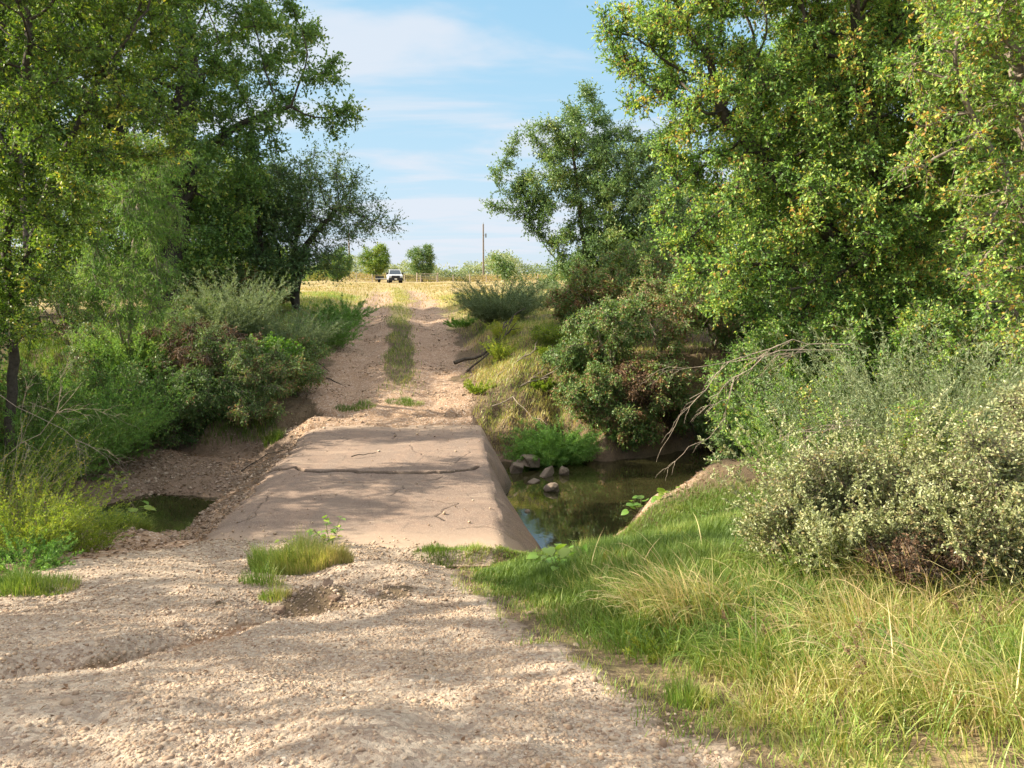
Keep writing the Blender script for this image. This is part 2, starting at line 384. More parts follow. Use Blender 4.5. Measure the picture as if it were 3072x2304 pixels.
def wheel_path(x, y):
    """packed wheel paths through the near gravel, 0..1"""
    c = ip(y, [(0, -.6), (3, -1.35), (5, -1.9), (7, -2.25), (10, -2.15)])
    return np.exp(-((np.abs(x - c + .12 * W_med(x * .5, y * .5)) - .95) / .3) ** 2) * sstep((10.3 - y) / .8) * (.75 + .35 * W_med(x, y))
def masks(x, y):
    """cover of the ground: gravel, dirt, mud, field, 0..1 with soft edges"""
    out = np.maximum(x - edge_r(y), edge_l(y) - x)
    inr = np.clip(0.5 - out / 0.5 + 0.15 * W_med(x, y), 0, 1)
    grav = inr * sstep((10.7 - y) / 0.6)
    dirt = np.clip(0.5 - out / 0.9 + 0.3 * W_med(x, y), 0, 1) * sstep((y - 9.2) / 1.0)
    dirt = dirt * sstep((78 - y) / 34 + 0.15 * W_big(x, y))
    dx = x - road_cx(y)
    strip = np.exp(-((dx - 0.03) / (0.5 + 0.0 * y)) ** 2) * sstep((y - 20) / 3) * (0.75 + 0.25 * W_med(x, y))
    dirt = dirt * (1 - 0.85 * sstep(strip * 1.5))
    grav = grav * (1 - .15 * wheel_path(x, y))
    leftdirt = np.exp(-(((x + 4.7) / 1.5) ** 2 + ((y - 8.5) / 1.9) ** 2)) + sstep((-x - 3.8) / .5) * sstep((x + 7.8) / 1.2) * sstep((y - 9) / 1) * sstep((13.8 - y) / 1) * 0.8
    dirt = np.maximum(dirt, np.clip(leftdirt, 0, 1))
    dirt = np.maximum(dirt, .75 * np.exp(-(seg_dist(x, y, RUT) / 0.13) ** 2)); grav = grav * (1 - .8 * np.exp(-(seg_dist(x, y, RUT) / 0.13) ** 2))
    rbank = np.clip(1.4 - np.hypot((x - 1.9) / 1.3, (y - 12.6) / 1.1), 0, 1)
    dirt = np.maximum(dirt, rbank)
    grav = grav * (1 - np.clip(1.15 - np.hypot((x + 1.6) / 0.7, (y - 6.5) / 0.42) + .45 * W_small(x, y) + .2 * W_med(x, y), 0, 1))
    mud = sstep(1.3 - (np.abs(y - creek_c(x)) - creek_w(x)) / 0.7) * sstep((0.9 - ground_z(x, y, False)) / 0.4)
    field = np.maximum(sstep((y - 27) / 9 + 0.2 * W_big(x, y)), sstep((x - edge_r(y) + .1) / .3) * sstep((8.8 - y) / 1.2) * .47)
    return dict(m_gravel=grav, m_dirt=dirt, m_mud=mud, m_field=field)
MK = {k: v.ravel() for k, v in masks(GX, GY).items()}
fcx = V[F].mean(1)
out_c = np.maximum(fcx[:, 0] - edge_r(fcx[:, 1]), edge_l(fcx[:, 1]) - fcx[:, 0]) + 0.12 * W_med(fcx[:, 0], fcx[:, 1])
is_grav = (out_c < 0) & (fcx[:, 1] < 10.3) & (fcx[:, 1] > -24)
is_road = (out_c < 0) & (fcx[:, 1] > 17.7) & (fcx[:, 1] < 62)
is_bed = (np.abs(fcx[:, 1] - creek_c(fcx[:, 0])) < creek_w(fcx[:, 0]) + 0.3) & (fcx[:, 2] < 0.7) & ~is_road & (np.abs(fcx[:, 0]) < 30)
def terrain_piece(name, sel, label, cat):
    f = F[sel]; u, inv = np.unique(f, return_inverse=True)
    o = mesh_np(name, V[u], inv.reshape(f.shape), EARTH, smooth=True, attrs={k: v[u] for k, v in MK.items()})
    o.data.normals_split_custom_set_from_vertices(NRM[u].tolist())
    return tag(o, label, cat, kind='structure')
terrain_piece('ground', ~(is_grav | is_road | is_bed), 'earth banks and open dry field around the low water crossing', 'ground')
terrain_piece('gravel_road', is_grav, 'cream gravel road surface in front of the concrete slab', 'road')
terrain_piece('dirt_road', is_road, 'two rut dirt track climbing away from the concrete slab', 'road')
terrain_piece('creek_bed', is_bed, 'muddy creek bed on both sides of the slab', 'creek bed')

# ------------------------------------------------------------------ water
def water_mat():
    m, nt = new_mat('creek_water')
    n = noise(nt, 7, 3); n2 = noise(nt, 1.1, 3)
    c = mixc(nt, mrange(nt, n2, 0.35, 0.65), (0.022, 0.022, 0.009), (0.04, 0.037, 0.015))
    sh = pbsdf(nt, c, 0.03, bump(nt, n, 0.003, 0.2), 0.7); sh.node.inputs['IOR'].default_value = 1.8
    finish(nt, sh); return m
WATER = water_mat()
def water_sheet(name, pts, label):
    pts = np.array(pts, float)
    # resample the outline smoothly
    n = len(pts); out = []
    for i in range(n):
        p0, p1, p2, p3 = pts[(i - 1) % n], pts[i], pts[(i + 1) % n], pts[(i + 2) % n]
        for t in np.linspace(0, 1, 6, endpoint=False):
            out.append(0.5 * ((2 * p1) + (-p0 + p2) * t + (2 * p0 - 5 * p1 + 4 * p2 - p3) * t * t + (-p0 + 3 * p1 - 3 * p2 + p3) * t ** 3))
    me = bpy.data.meshes.new(name)
    me.from_pydata([(p[0], p[1], 0.0) for p in out], [], [list(range(len(out)))]); me.update(); me.materials.append(WATER)
    o = bpy.data.objects.new(name, me); COL.objects.link(o)
    return tag(o, label, 'water', kind='structure')
water_sheet('creek_water', [(-0.9, 10.6), (1.5, 10.4), (3.6, 12.6), (5, 15), (7.5, 17), (12, 20), (20, 22.5), (20, 26), (10, 23), (4, 20.3), (0.5, 19.4), (-0.6, 19), (-0.9, 15)], 'still olive creek pool reflecting sky on the right of the slab')
pd = water_sheet('puddle', [(-8.2, 13.0), (-6, 12.6), (-4.9, 13.4), (-4.75, 14.8), (-5.5, 15.9), (-7.2, 16.0), (-8.4, 14.8)], 'small dark shaded puddle in the creek bed left of the slab')
pd.location.z = 0.05

# ------------------------------------------------------------------ concrete slab
CR_MAIN = np.array([(-4.45, 14.2), (-4.1, 14.1), (-3.95, 14.22), (-3.7, 13.95), (-3.3, 13.88), (-2.9, 13.95), (-2.6, 13.82), (-2.2, 13.8), (-1.8, 13.72), (-1.35, 13.78), (-1.0, 13.9), (-.72, 14.0), (-.62, 14.25)])
CR_B = [np.array(p) for p in ([(-4.35, 13.9), (-4.0, 13.85), (-3.75, 13.9)],
        [(-1.05, 14.5), (-.95, 14.9), (-.85, 15.15), (-.8, 15.4)],
        [(-1.55, 13.2), (-1.3, 13.35), (-1.18, 13.6)], [(-1.95, 12.3), (-1.88, 12.55), (-1.78, 12.75), (-1.8, 12.95)],
        [(-1.7, 12.2), (-1.62, 12.05), (-1.7, 11.9)], [(-3.9, 12.5), (-3.8, 12.1), (-3.85, 11.7), (-3.75, 11.3), (-3.9, 10.9)],
        [(-1.3, 12.1), (-1.0, 11.95), (-.8, 12.0), (-1.05, 11.6), (-1.15, 11.3), (-1.0, 11.05)], [(-2.1, 16.0), (-1.95, 15.5), (-1.8, 15.3), (-1.75, 15.1)],
        [(-3.9, 16.9), (-3.4, 16.7), (-3.5, 16.3)], [(-2.6, 17.3), (-2.5, 16.9), (-2.55, 16.6)],
        [(-3.5, 13.2), (-2.8, 13.1), (-2.3, 13.15)], [(-4.2, 16.2), (-3.9, 16.15), (-3.7, 15.95)], [(-.75, 10.75), (-.35, 10.85), (-.1, 10.7)])]
def concrete_mat():
    m, nt = new_mat('old_concrete')
    tcn = nt.nodes.new('ShaderNodeTexCoord')
    mpn = nt.nodes.new('ShaderNodeMapping'); mpn.inputs['Scale'].default_value = (0.35, 1.6, 1); nt.links.new(tcn.outputs['Object'], mpn.inputs[0])
    n_l = noise(nt, 0.9, 6, 0.6, mpn.outputs[0]); n_m = noise(nt, 4, 6, 0.65); n_s = noise(nt, 38, 5, 0.7); n_x = noise(nt, 160, 3, 0.6)
    c = mixc(nt, mrange(nt, n_l, 0.35, 0.65), (0.28, 0.195, 0.145), (0.19, 0.135, 0.105))
    c = mixc(nt, mrange(nt, n_m, 0.45, 0.62, 0, 0.6), c, (0.17, 0.125, 0.1))
    c = mixc(nt, mrange(nt, n_s, 0.55, 0.8, 0, 0.5), c, (0.55, 0.45, 0.36))
    c = mixc(nt, mrange(nt, n_x, 0.6, 0.75, 0, 0.3), c, (0.18, 0.14, 0.11))
    mp2 = nt.nodes.new('ShaderNodeMapping'); mp2.inputs['Scale'].default_value = (2.0, .22, 1); mp2.inputs['Rotation'].default_value = (0, 0, .07); nt.links.new(tcn.outputs['Object'], mp2.inputs[0])
    n_t = noise(nt, 1.3, 5, 0.6, mp2.outputs[0])
    c = mixc(nt, mrange(nt, n_t, 0.46, 0.62, 0, 0.65), c, (0.2, 0.15, 0.12))
    mp3 = nt.nodes.new('ShaderNodeMapping'); mp3.inputs['Scale'].default_value = (.3, 2.4, 1); nt.links.new(tcn.outputs['Object'], mp3.inputs[0])
    n_b = noise(nt, 1.6, 5, 0.65, mp3.outputs[0])
    c = mixc(nt, mrange(nt, n_b, 0.55, 0.7, 0, 0.5), c, (0.38, 0.29, 0.215))
    vc = nt.nodes.new('ShaderNodeTexVoronoi'); vc.feature = 'DISTANCE_TO_EDGE'; vc.inputs['Scale'].default_value = .75
    wv = nt.nodes.new('ShaderNodeMix'); wv.data_type = 'VECTOR'; wv.inputs[0].default_value = .12
    nz = nt.nodes.new('ShaderNodeTexNoise'); nz.inputs['Scale'].default_value = 2.2; nz.inputs['Detail'].default_value = 6; nt.links.new(tcn.outputs['Object'], nz.inputs['Vector'])
    nt.links.new(tcn.outputs['Object'], wv.inputs[4]); nt.links.new(nz.outputs['Color'], wv.inputs[5]); nt.links.new(wv.outputs[1], vc.inputs['Vector'])
    web = M(nt, 'MULTIPLY', mrange(nt, vc.outputs['Distance'], .004, .012, 1, 0), mrange(nt, n_m, .45, .6))
    c = mixc(nt, M(nt, 'MULTIPLY', web, .6), c, (.1, .075, .06))
    sz = nt.nodes.new('ShaderNodeSeparateXYZ'); nt.links.new(tcn.outputs['Object'], sz.inputs[0])
    wl = M(nt, 'ADD', sz.outputs[2], M(nt, 'MULTIPLY', n_l, -.35))
    c = mixc(nt, mrange(nt, wl, .12, -.1, 0, .8), c, (.07, .06, .04))
    n_p = noise(nt, 75, 4, .7)
    c = mixc(nt, mrange(nt, n_p, .55, .64, 0, .6), c, (.52, .44, .36))
    c = mixc(nt, mrange(nt, n_p, .44, .34, 0, .5), c, (.12, .09, .075))
    c = mixc(nt, attr(nt, 'crack'), c, (0.014, 0.01, 0.008))
    c = mixc(nt, mrange(nt, attr(nt, 'dust'), 0.0, 1.0, 0, 0.75), c, (0.4, 0.3, 0.22))
    nr = bump(nt, n_s, 0.006, 0.4); nr = bump(nt, n_m, 0.03, 0.5, nr)
    finish(nt, pbsdf(nt, c, 0.88, nr, 0.25)); return m
CONC = concrete_mat()
def build_slab():
    ys = np.concatenate([np.arange(9.2, 13.62, 0.024), np.arange(13.62, 14.34, 0.008), np.arange(14.34, 18.36, 0.024)])
    nt_, nf = 200, 34
    X = []; Z = []; A = []; DU = []
    for y in ys:
        xl, xr = float(slab_l(y)), float(slab_r(y))
        zt = float(road_z(y)) - .1 * float(sstep((y - 18.0) / .25))
        xl2 = xl + 0.04 * math.sin(y * 2.1) + 0.02 * math.sin(y * 7) + .03 * float(W_small(y * 2, 3.0))
        t = np.linspace(0, 1, nt_)
        xt = xl2 + (xr - xl2) * t
        e_l = np.clip((xt - xl2) / 0.35, 0, 1)
        z_top = np.full(nt_, zt) - 0.10 * (1 - e_l) ** 2 + 0.012 * W_med(xt * 0.5, np.full(nt_, y * 0.5))
        z_top = z_top - (0.03 + .012 * float(W_med(y * 1.6, 9.0))) * np.clip((xt - (xr - 0.14)) / 0.14, 0, 1) ** 2
        z_top = z_top - .16 * sstep((lip_y(xt) - .02 - y) / .2)
        # far plate stands proud of the near one
        ycr = np.interp(xt, CR_MAIN[:, 0], CR_MAIN[:, 1]) - 0.03 * W_small(xt, xt * 0) - 0.012 * W_fine(xt, xt * 0) + .012
        lift = 0.012 * sstep((y - ycr) / 0.014) * np.exp(-np.maximum(y - ycr, 0) / 1.2)
        z_top = z_top + lift * sstep((-0.55 - xt) / 0.3)
        # right flank down into the water
        fw = float(ip(y, [(9.3, .6), (9.7, .95), (10.5, 1.15), (11.5, 1.2), (12.5, 1.0), (13.6, .78), (14.6, .55), (15.25, .38), (15.3, .26), (15.36, .5), (15.8, .72), (16.6, .82), (17.4, .74), (18.0, .5), (18.4, .3)]))
        s = np.linspace(0, 1, nf + 1)[1:]
        drop = zt + 0.5
        xf = xr + fw * s
        zf = z_top[-1] - drop * (0.35 * s + 0.65 * s ** 1.5) + 0.02 * W_med(xf * 2, np.full(nf, y * 2)) + .02 * W_small(xf * 1.5, np.full(nf, y * 1.5)) * s ** .5
        xs = np.concatenate([[xl2 - 0.03], xt, xf]); zs = np.concatenate([[zt - 0.5], z_top, zf])
        X.append(xs); Z.append(zs)
        DU.append(np.full(len(xs), float(np.clip((10.9 - y) / 0.7, 0, 1) + np.clip((y - 17.4) / 0.5, 0, 1))))
    X = np.array(X); Z = np.array(Z); Y = np.repeat(ys[:, None], X.shape[1], 1)
    Y = Y + 0.0
    jag = 0.008 * W_fine(X, Y) + 0.012 * W_small(X, Y)
    jg2 = 0.03 * W_small(X, X * 0) + 0.012 * W_fine(X, X * 0)
    dm = seg_dist(X, Y + jg2, CR_MAIN)
    wmain = 0.024 + 0.02 * np.clip(np.sin((X + 4.4) / 3.9 * math.pi), 0, 1)
    cm = np.clip(1.9 - dm / wmain, 0, 1)
    Z = Z - 0.08 * cm
    cb = np.zeros_like(X)
    for P in CR_B:
        d = seg_dist(X + 0.03 * W_small(X * .6, Y * .6) + 0.008 * W_fine(X, Y), Y + 0.03 * W_small(Y * .6, X * .6), P)
        cb = np.maximum(cb, np.clip(1.3 - d / (0.011 + 0.003 * W_med(X, Y)), 0, 1))
    Z = Z - 0.012 * cb
    # broken away corner by the near right end
    hole = np.clip(1.5 - np.hypot((X - .0) / 0.07, (Y - 10.72) / 0.03), 0, 1); Z = Z - 0.05 * np.clip(hole, 0, 1)
    crack = np.clip(np.maximum(cm, cb * 0.95) + 0.8 * hole, 0, 1)
    n, k = X.shape
    Vv = np.stack([X, Y, Z], -1).reshape(-1, 3)
    i2 = (np.arange(n - 1)[:, None] * k + np.arange(k - 1)[None, :]).ravel()
    Ff = np.stack([i2, i2 + 1, i2 + 1 + k, i2 + k], 1)
    o = mesh_np('concrete_slab', Vv, Ff, CONC, smooth=False, attrs={'crack': crack.ravel(), 'dust': np.array(DU).ravel()})
    tag(o, 'cracked tan concrete low water crossing slab with sloping right flank', 'concrete slab')
    return o
build_slab()

# ------------------------------------------------------------------ plants: leaves, tubes, growth
def leaf_arrays(P, axis, length, width, fold=0.25, nrm=None):
    n = len(P); axis = norm(axis)
    up = rvec(n) if nrm is None else nrm
    side = norm(np.cross(axis, up)); up = norm(np.cross(side, axis))
    L = np.asarray(length).reshape(-1, 1); Wd = np.asarray(width).reshape(-1, 1) * 0.5
    mid = P + axis * L * 0.45
    base = P; tip = P + axis * L - up * L * 0.12
    l = mid + side * Wd + up * Wd * fold; r = mid - side * Wd + up * Wd * fold
    Vv = np.stack([base, r, tip, l], 1).reshape(-1, 3)
    b = np.arange(n)[:, None] * 4
    Ff = np.concatenate([b + np.array([[0, 1, 2]]), b + np.array([[0, 2, 3]])], 0)
    return Vv, Ff

def tubes(A, B, ra, rb, k=3):
    """separate tapered prisms A->B"""
    n = len(A); d = norm(B - A); ref = np.where(np.abs(d[:, 2:3]) > 0.9, np.array([[1., 0, 0]]), np.array([[0, 0, 1.]]))
    u = norm(np.cross(d, ref)); v = np.cross(d, u)
    th = np.arange(k) * 2 * math.pi / k
    ring = u[:, None, :] * np.cos(th)[None, :, None] + v[:, None, :] * np.sin(th)[None, :, None]
    ra = np.broadcast_to(np.asarray(ra, float).reshape(-1, 1, 1), (n, 1, 1)); rb = np.broadcast_to(np.asarray(rb, float).reshape(-1, 1, 1), (n, 1, 1))
    Vv = np.concatenate([A[:, None, :] + ring * ra, B[:, None, :] + ring * rb], 1).reshape(-1, 3)
    b = np.arange(n)[:, None] * 2 * k
    Ff = np.concatenate([b + np.array([[i, (i + 1) % k, k + (i + 1) % k, k + i]]) for i in range(k)], 0)
    return Vv, Ff

def skel_tubes(pos, par, rad, k=6):
    """one joined surface over a branching skeleton"""
    n = len(pos); d = np.zeros_like(pos)
    has = par >= 0
    d[has] = pos[has] - pos[par[has]]
    ch_sum = np.zeros_like(pos); np.add.at(ch_sum, par[has], d[has])
    dd = norm(d + ch_sum); dd[~has] = norm(ch_sum[~has])
    ref = np.array([[0.31, 0.95, 0.05]])
    u = norm(np.cross(dd, ref)); v = np.cross(dd, u)
    th = np.arange(k) * 2 * math.pi / k
    ring = u[:, None, :] * np.cos(th)[None, :, None] + v[:, None, :] * np.sin(th)[None, :, None]
    Vv = (pos[:, None, :] + ring * rad[:, None, None]).reshape(-1, 3)
    c = np.where(has)[0]; p = par[c]
    Ff = np.concatenate([np.stack([p * k + i, p * k + (i + 1) % k, c * k + (i + 1) % k, c * k + i], 1) for i in range(k)], 0)
    return Vv, Ff

def grow(stems, attract, step, kill, maxit=160, bias=0.0):
    """space colonisation. stems: list of (m,3) polylines, all rooted on their own first point"""
    pos = []; par = []
    for S in stems:
        S = np.asarray(S, float)
        for i, p in enumerate(S):
            if i: # subdivide
                m = max(1, int(np.linalg.norm(p - S[i - 1]) / step))
                for j in range(1, m + 1):
                    par.append(len(pos) - 1); pos.append(S[i - 1] + (p - S[i - 1]) * j / m + (rng.normal(size=3) * step * 0.08))
            else:
                par.append(-1); pos.append(p)
    pos = np.array(pos); par = list(par)
    A = attract
    dist = np.full(len(A), 1e9); near = np.zeros(len(A), int)
    def upd(i0, newp):
        nonlocal dist, near
        D = np.linalg.norm(A[:, None, :] - newp[None], axis=2)
        j = D.argmin(1); dm = D[np.arange(len(A)), j]
        b = dm < dist; dist[b] = dm[b]; near[b] = j[b] + i0
    upd(0, pos)
    for it in range(maxit):
        keep = dist > kill
        A, dist, near = A[keep], dist[keep], near[keep]
        if len(A) == 0: break
        u = np.unique(near)
        acc = np.zeros((len(pos), 3)); np.add.at(acc, near, norm(A - pos[near]))
        dr = norm(acc[u] + rng.normal(size=(len(u), 3)) * 0.25 + np.array([0, 0, bias]))
        newp = pos[u] + dr * step
        i0 = len(pos); pos = np.concatenate([pos, newp]); par += list(u)
        upd(i0, newp)
        if len(pos) > 9000: break
    return pos, np.array(par)

def blob_points(blobs, n, shell=0.35):
    vol = np.array([b[3] * b[4] * b[5] for b in blobs]); cnt = np.maximum((n * vol / vol.sum()).astype(int), 8)
    out = []
    for b, c in zip(blobs, cnt):
        d = rvec(c); r = rng.uniform(0, 1, c) ** shell
        out.append(np.array(b[:3]) + d * r[:, None] * np.array(b[3:6]))
    return np.concatenate(out)

def make_tree(name, base, stems, blobs, mat, n_att=500, step=0.35, kill=0.45, R=0.18, leaves=40000, leaf=(0.06, 0.032),
              twig=0.4, per=9, label=None, cat='tree', group=None, bark=None, droop=0.1, tw_r=0.004, k=6, thin=5, crown='crown', wood='trunk', tint0=0.5, tintw=0.5, spread=0.35, bias=0.0):
    bark = bark or BARK
    root = empty(name, base); base = np.array(base)
    tag(root, label, cat, group)
    att = blob_points(blobs, n_att)
    pos, par = grow([np.array(s, float) for s in stems], att, step, kill, bias=bias)
    n = len(pos); cnt = np.zeros(n); haschild = np.zeros(n, bool); haschild[par[par >= 0]] = True
    cnt[~haschild] = 1
    for i in range(n - 1, -1, -1):
        if par[i] >= 0: cnt[par[i]] += cnt[i]
    tipr = 0.007 if R > 0.06 else 0.003
    p = math.log(R / tipr) / max(math.log(max(cnt.max(), 3)), 0.7)
    rad = tipr * cnt ** p
    # flare at the root
    Vw, Fw = skel_tubes(pos, par, rad, k)
    d = np.zeros_like(pos); hp = par >= 0; d[hp] = norm(pos[hp] - pos[par[hp]])
    thinn = np.where((cnt <= thin) & hp)[0]
    if len(thinn) == 0: thinn = np.where(hp)[0]
    ntw = max(1, leaves // per)
    w = 1.0 / cnt[thinn]; w /= w.sum()
    ch = rng.choice(thinn, ntw, p=w)
    start = pos[ch] + (pos[par[ch]] - pos[ch]) * rng.uniform(0, 1, (ntw, 1))
    td = norm(d[ch] * 0.7 + rvec(ntw) + np.array([0, 0, 0.15 - droop]))
    tl = twig * rng.uniform(0.4, 1.1, (ntw, 1))
    end = start + td * tl + np.array([0, 0, -droop]) * tl * 0.3
    Vt, Ft = tubes(start, end, tw_r, tw_r * 0.4, 3)
    cl_t = W_big(ch * 0.37, ch * 0.11) * 0.25 + rng.normal(size=ntw) * 0.12
    s = rng.uniform(0.12, 1.0, (ntw, per)); s[:, 0] = 1.0
    P = (start[:, None] + (end - start)[:, None] * s[..., None]).reshape(-1, 3)
    ax = norm(np.repeat(td, per, 0) * 0.6 + rvec(ntw * per) * 0.9 + np.array([0, 0, -droop]))
    P = P + rvec(len(P)) * 0.012
    sc = rng.uniform(0.6, 1.2, len(P))
    nr = norm(rvec(len(P)) + np.array([0, 0, 0.5]))
    Vl, Fl = leaf_arrays(P, ax, leaf[0] * sc, leaf[1] * sc, 0.3, nr)
    tint = np.clip(tint0 + np.repeat(cl_t, per) + rng.normal(size=len(P)) * tintw * 0.35, 0, 1)
    # a few leaves turned
    tint = np.where(rng.uniform(size=len(P)) < 0.015, rng.uniform(0.88, 1, len(P)), tint)
    Fa = np.concatenate([Fw, Ft + len(Vw)]); Va = np.concatenate([Vw, Vt])
    mesh_np(wood, Va - base, Fa, bark, root, smooth=True)
    mesh_np(crown, Vl - base, Fl, mat, root, tint=np.repeat(tint, 4))
    return root

def gz(x, y): return float(ground_z(x, y))
def B(px, py, Y, rx, ry=None, rz=None):
    ry = rx if ry is None else ry; rz = rx if rz is None else rz
    return (*at(px, py, Y), rx, ry, rz)
def base_at(px, Y):
    x = at(px, 300, Y)[0]
    # correct for the lower base point
    a = (px - 512) / FPX; z = gz(x, Y)
    x = a * (Y * math.cos(PITCH) + (CAM_Z - z) * math.sin(PITCH)); return (x, Y, gz(x, Y) - 0.05)
def stem(base, *pts):
    return [base] + [p for p in pts]
# ------------------------------------------------------------------ trees
def T(base, *pp): return [base] + [at(*p) for p in pp]
GL, GR = 'trees on the left of the track', 'trees on the right of the track'

b = base_at(174, 27)
make_tree('oak_tree', b, [T(b, (176, 240, 27), (180, 150, 27), (190, 60, 27)), T(b, (176, 230, 27), (205, 150, 26.7), (240, 124, 26.4), (290, 104, 26.1)), T(b, (170, 200, 27), (120, 130, 27))],
          [B(80, 50, 27, 4.2, 4, 3.3), B(190, 20, 27, 4, 4, 3), B(235, 105, 26.5, 2.4, 2.6, 1.8), B(150, 165, 27, 3.2, 3, 2.2), B(305, 95, 26, 1.5, 1.4, 1.3),
           B(345, 120, 26, .75, .8, .8), B(335, 68, 26, .8, .9, .8), B(270, 30, 26, 1.7, 2, 1.3), B(298, 5, 26, .7, .9, .9), B(90, -70, 27, 5, 4, 3), B(225, 175, 26, 2.1, 1.8, 1.4), B(30, 140, 27, 3, 3, 2), B(205, 235, 26, 1.8, 1.6, 1.4), B(120, 230, 27, 2.2, 2, 1.6)],
          OAK_DARK, n_att=1500, step=0.42, kill=0.55, R=0.42, leaves=190000, leaf=(0.115, 0.065), twig=0.6, per=9, spread=.4, tint0=.38,
          label='large dark oak with a long bare limb reaching toward the sky', group=GL)
b = base_at(8, 14)
left_elm = make_tree('elm_tree', b, [T(b, (14, 330, 14), (6, 240, 14), (20, 120, 14), (30, 20, 14)), T(b, (14, 300, 14), (50, 180, 14.3), (100, 80, 14.6))],
          [B(30, 50, 14, 2.1, 2, 1.8), B(105, 35, 15, 1.6, 1.8, 1.3), B(50, 165, 13.5, 1.4, 1.5, 1.2), B(12, 262, 13, .9, 1, 1.1), B(145, 120, 15, 1.2, 1.3, .9), B(20, -50, 14, 2.8, 2.5, 1.8), B(90, 110, 14.5, 1.3, 1.4, 1.0), B(60, 235, 14, 1.1, 1.2, .9), B(15, 330, 13.5, .8, 1, .6)],
          ELM_YELLOW, n_att=800, step=0.26, kill=0.36, R=0.085, leaves=95000, leaf=(0.07, 0.038), twig=0.4, per=8, tint0=.28,
          label='slender yellow green elm at the left edge, backlit leaves', group=GL)
b = base_at(128, 20.5)
make_tree('willow_tree', b, [T(b, (132, 270, 19.5), (140, 200, 18.5)), T(b, (110, 270, 19.5), (100, 220, 18.5))],
          [B(155, 165, 17.5, .8, .7, .8), B(118, 205, 17.5, 1.1, 1, .9), B(150, 225, 17.2, .8, .8, .7), B(130, 285, 17, 1.1, .9, .8), B(90, 270, 17, .9, .8, .8)],
          FEATHER, n_att=350, step=0.2, kill=0.3, R=0.06, leaves=42000, leaf=(0.085, 0.014), twig=0.45, per=12, droop=0.7, tint0=.55,
          label='bright green feathery willow hanging before the dark oak', group=GL, bark=BARK_L)
b = base_at(296, 30)
b2 = base_at(282, 30.4); b3 = base_at(308, 29.6)
make_tree('oak_tree', b, [T(b, (294, 270, 30), (300, 200, 30)), T(b, (302, 250, 30), (340, 205, 30), (380, 225, 30)), T(b, (284, 270, 30), (270, 225, 30))],
          [B(300, 200, 30, 2.1, 2, 1.7), B(285, 250, 30, 1.6, 1.6, 1.1), B(342, 215, 30, 1.5, 1.4, 1.1), B(378, 226, 30, .75, .7, .45), B(322, 168, 30, 1.1, 1.1, .9), B(325, 262, 30, 1.0, 1, .7), B(355, 190, 30, .9, .9, .7)],
          OAK_GREY, n_att=750, step=0.3, kill=0.4, R=0.13, leaves=30000, leaf=(0.085, 0.048), twig=0.75, per=8, tint0=.45,
          label='airy grey green oak overhanging the left verge of the track', group=GL)
for q, (px, Y, hh, lab) in enumerate([(262, 29, 2.0, 'thin dark oak just behind the tall feathery shrubs'), (226, 31, 2.6, 'dense dark oak filling between the big oak and the airy oak')]):
    b = base_at(px, Y)
    make_tree('oak_tree', b, [T(b, (px + 2, 265, Y), (px - 4, 220, Y))], [B(px - 4, 205, Y, 1.9, 1.8, 1.5), B(px - 22, 245, Y, 1.7, 1.6, 1.3), B(px + 18, 262, Y, 1.4, 1.3, 1.0)],
              OAK_GREY if q == 0 else OAK_DARK, n_att=420, step=0.32, kill=0.42, R=0.12, leaves=27000, leaf=(0.1, 0.055), twig=0.5, per=8, tint0=.35, label=lab, group=GL)
b = base_at(60, 31)
wt = make_tree('elm_tree', b, [T(b, (62, 260, 31), (58, 200, 31)), T(b, (80, 250, 31), (95, 180, 31))],
          [B(58, 190, 31, 3.0, 2.6, 2.2), B(100, 190, 31, 2.0, 2, 1.4), B(20, 230, 31, 2.4, 2, 2), B(60, 275, 31, 1.8, 1.6, 1.0)],
          ELM_YELLOW, n_att=600, step=0.36, kill=0.48, R=0.16, leaves=36000, leaf=(0.1, 0.055), twig=0.55, per=8, tint0=.3,
          label='green elm farther back, behind the slender elm at the left edge', group=GL)
b = base_at(130, 37)
make_tree('elm_tree', b, [T(b, (118, 260, 37), (112, 200, 37)), T(b, (135, 260, 37), (150, 200, 37))],
          [B(110, 175, 37, 1.8, 2, 1.8), B(160, 190, 37, 2.4, 2, 2.2), B(150, 270, 37, 2.5, 2, 1.3), B(100, 292, 37, 2.4, 2, .9)],
          OAK_DARK, n_att=420, step=0.4, kill=0.55, R=0.14, leaves=24000, leaf=(0.11, 0.06), twig=0.6, per=8, tint0=.45,
          label='thin stemmed elm with sky gaps behind the willow', group=GL)

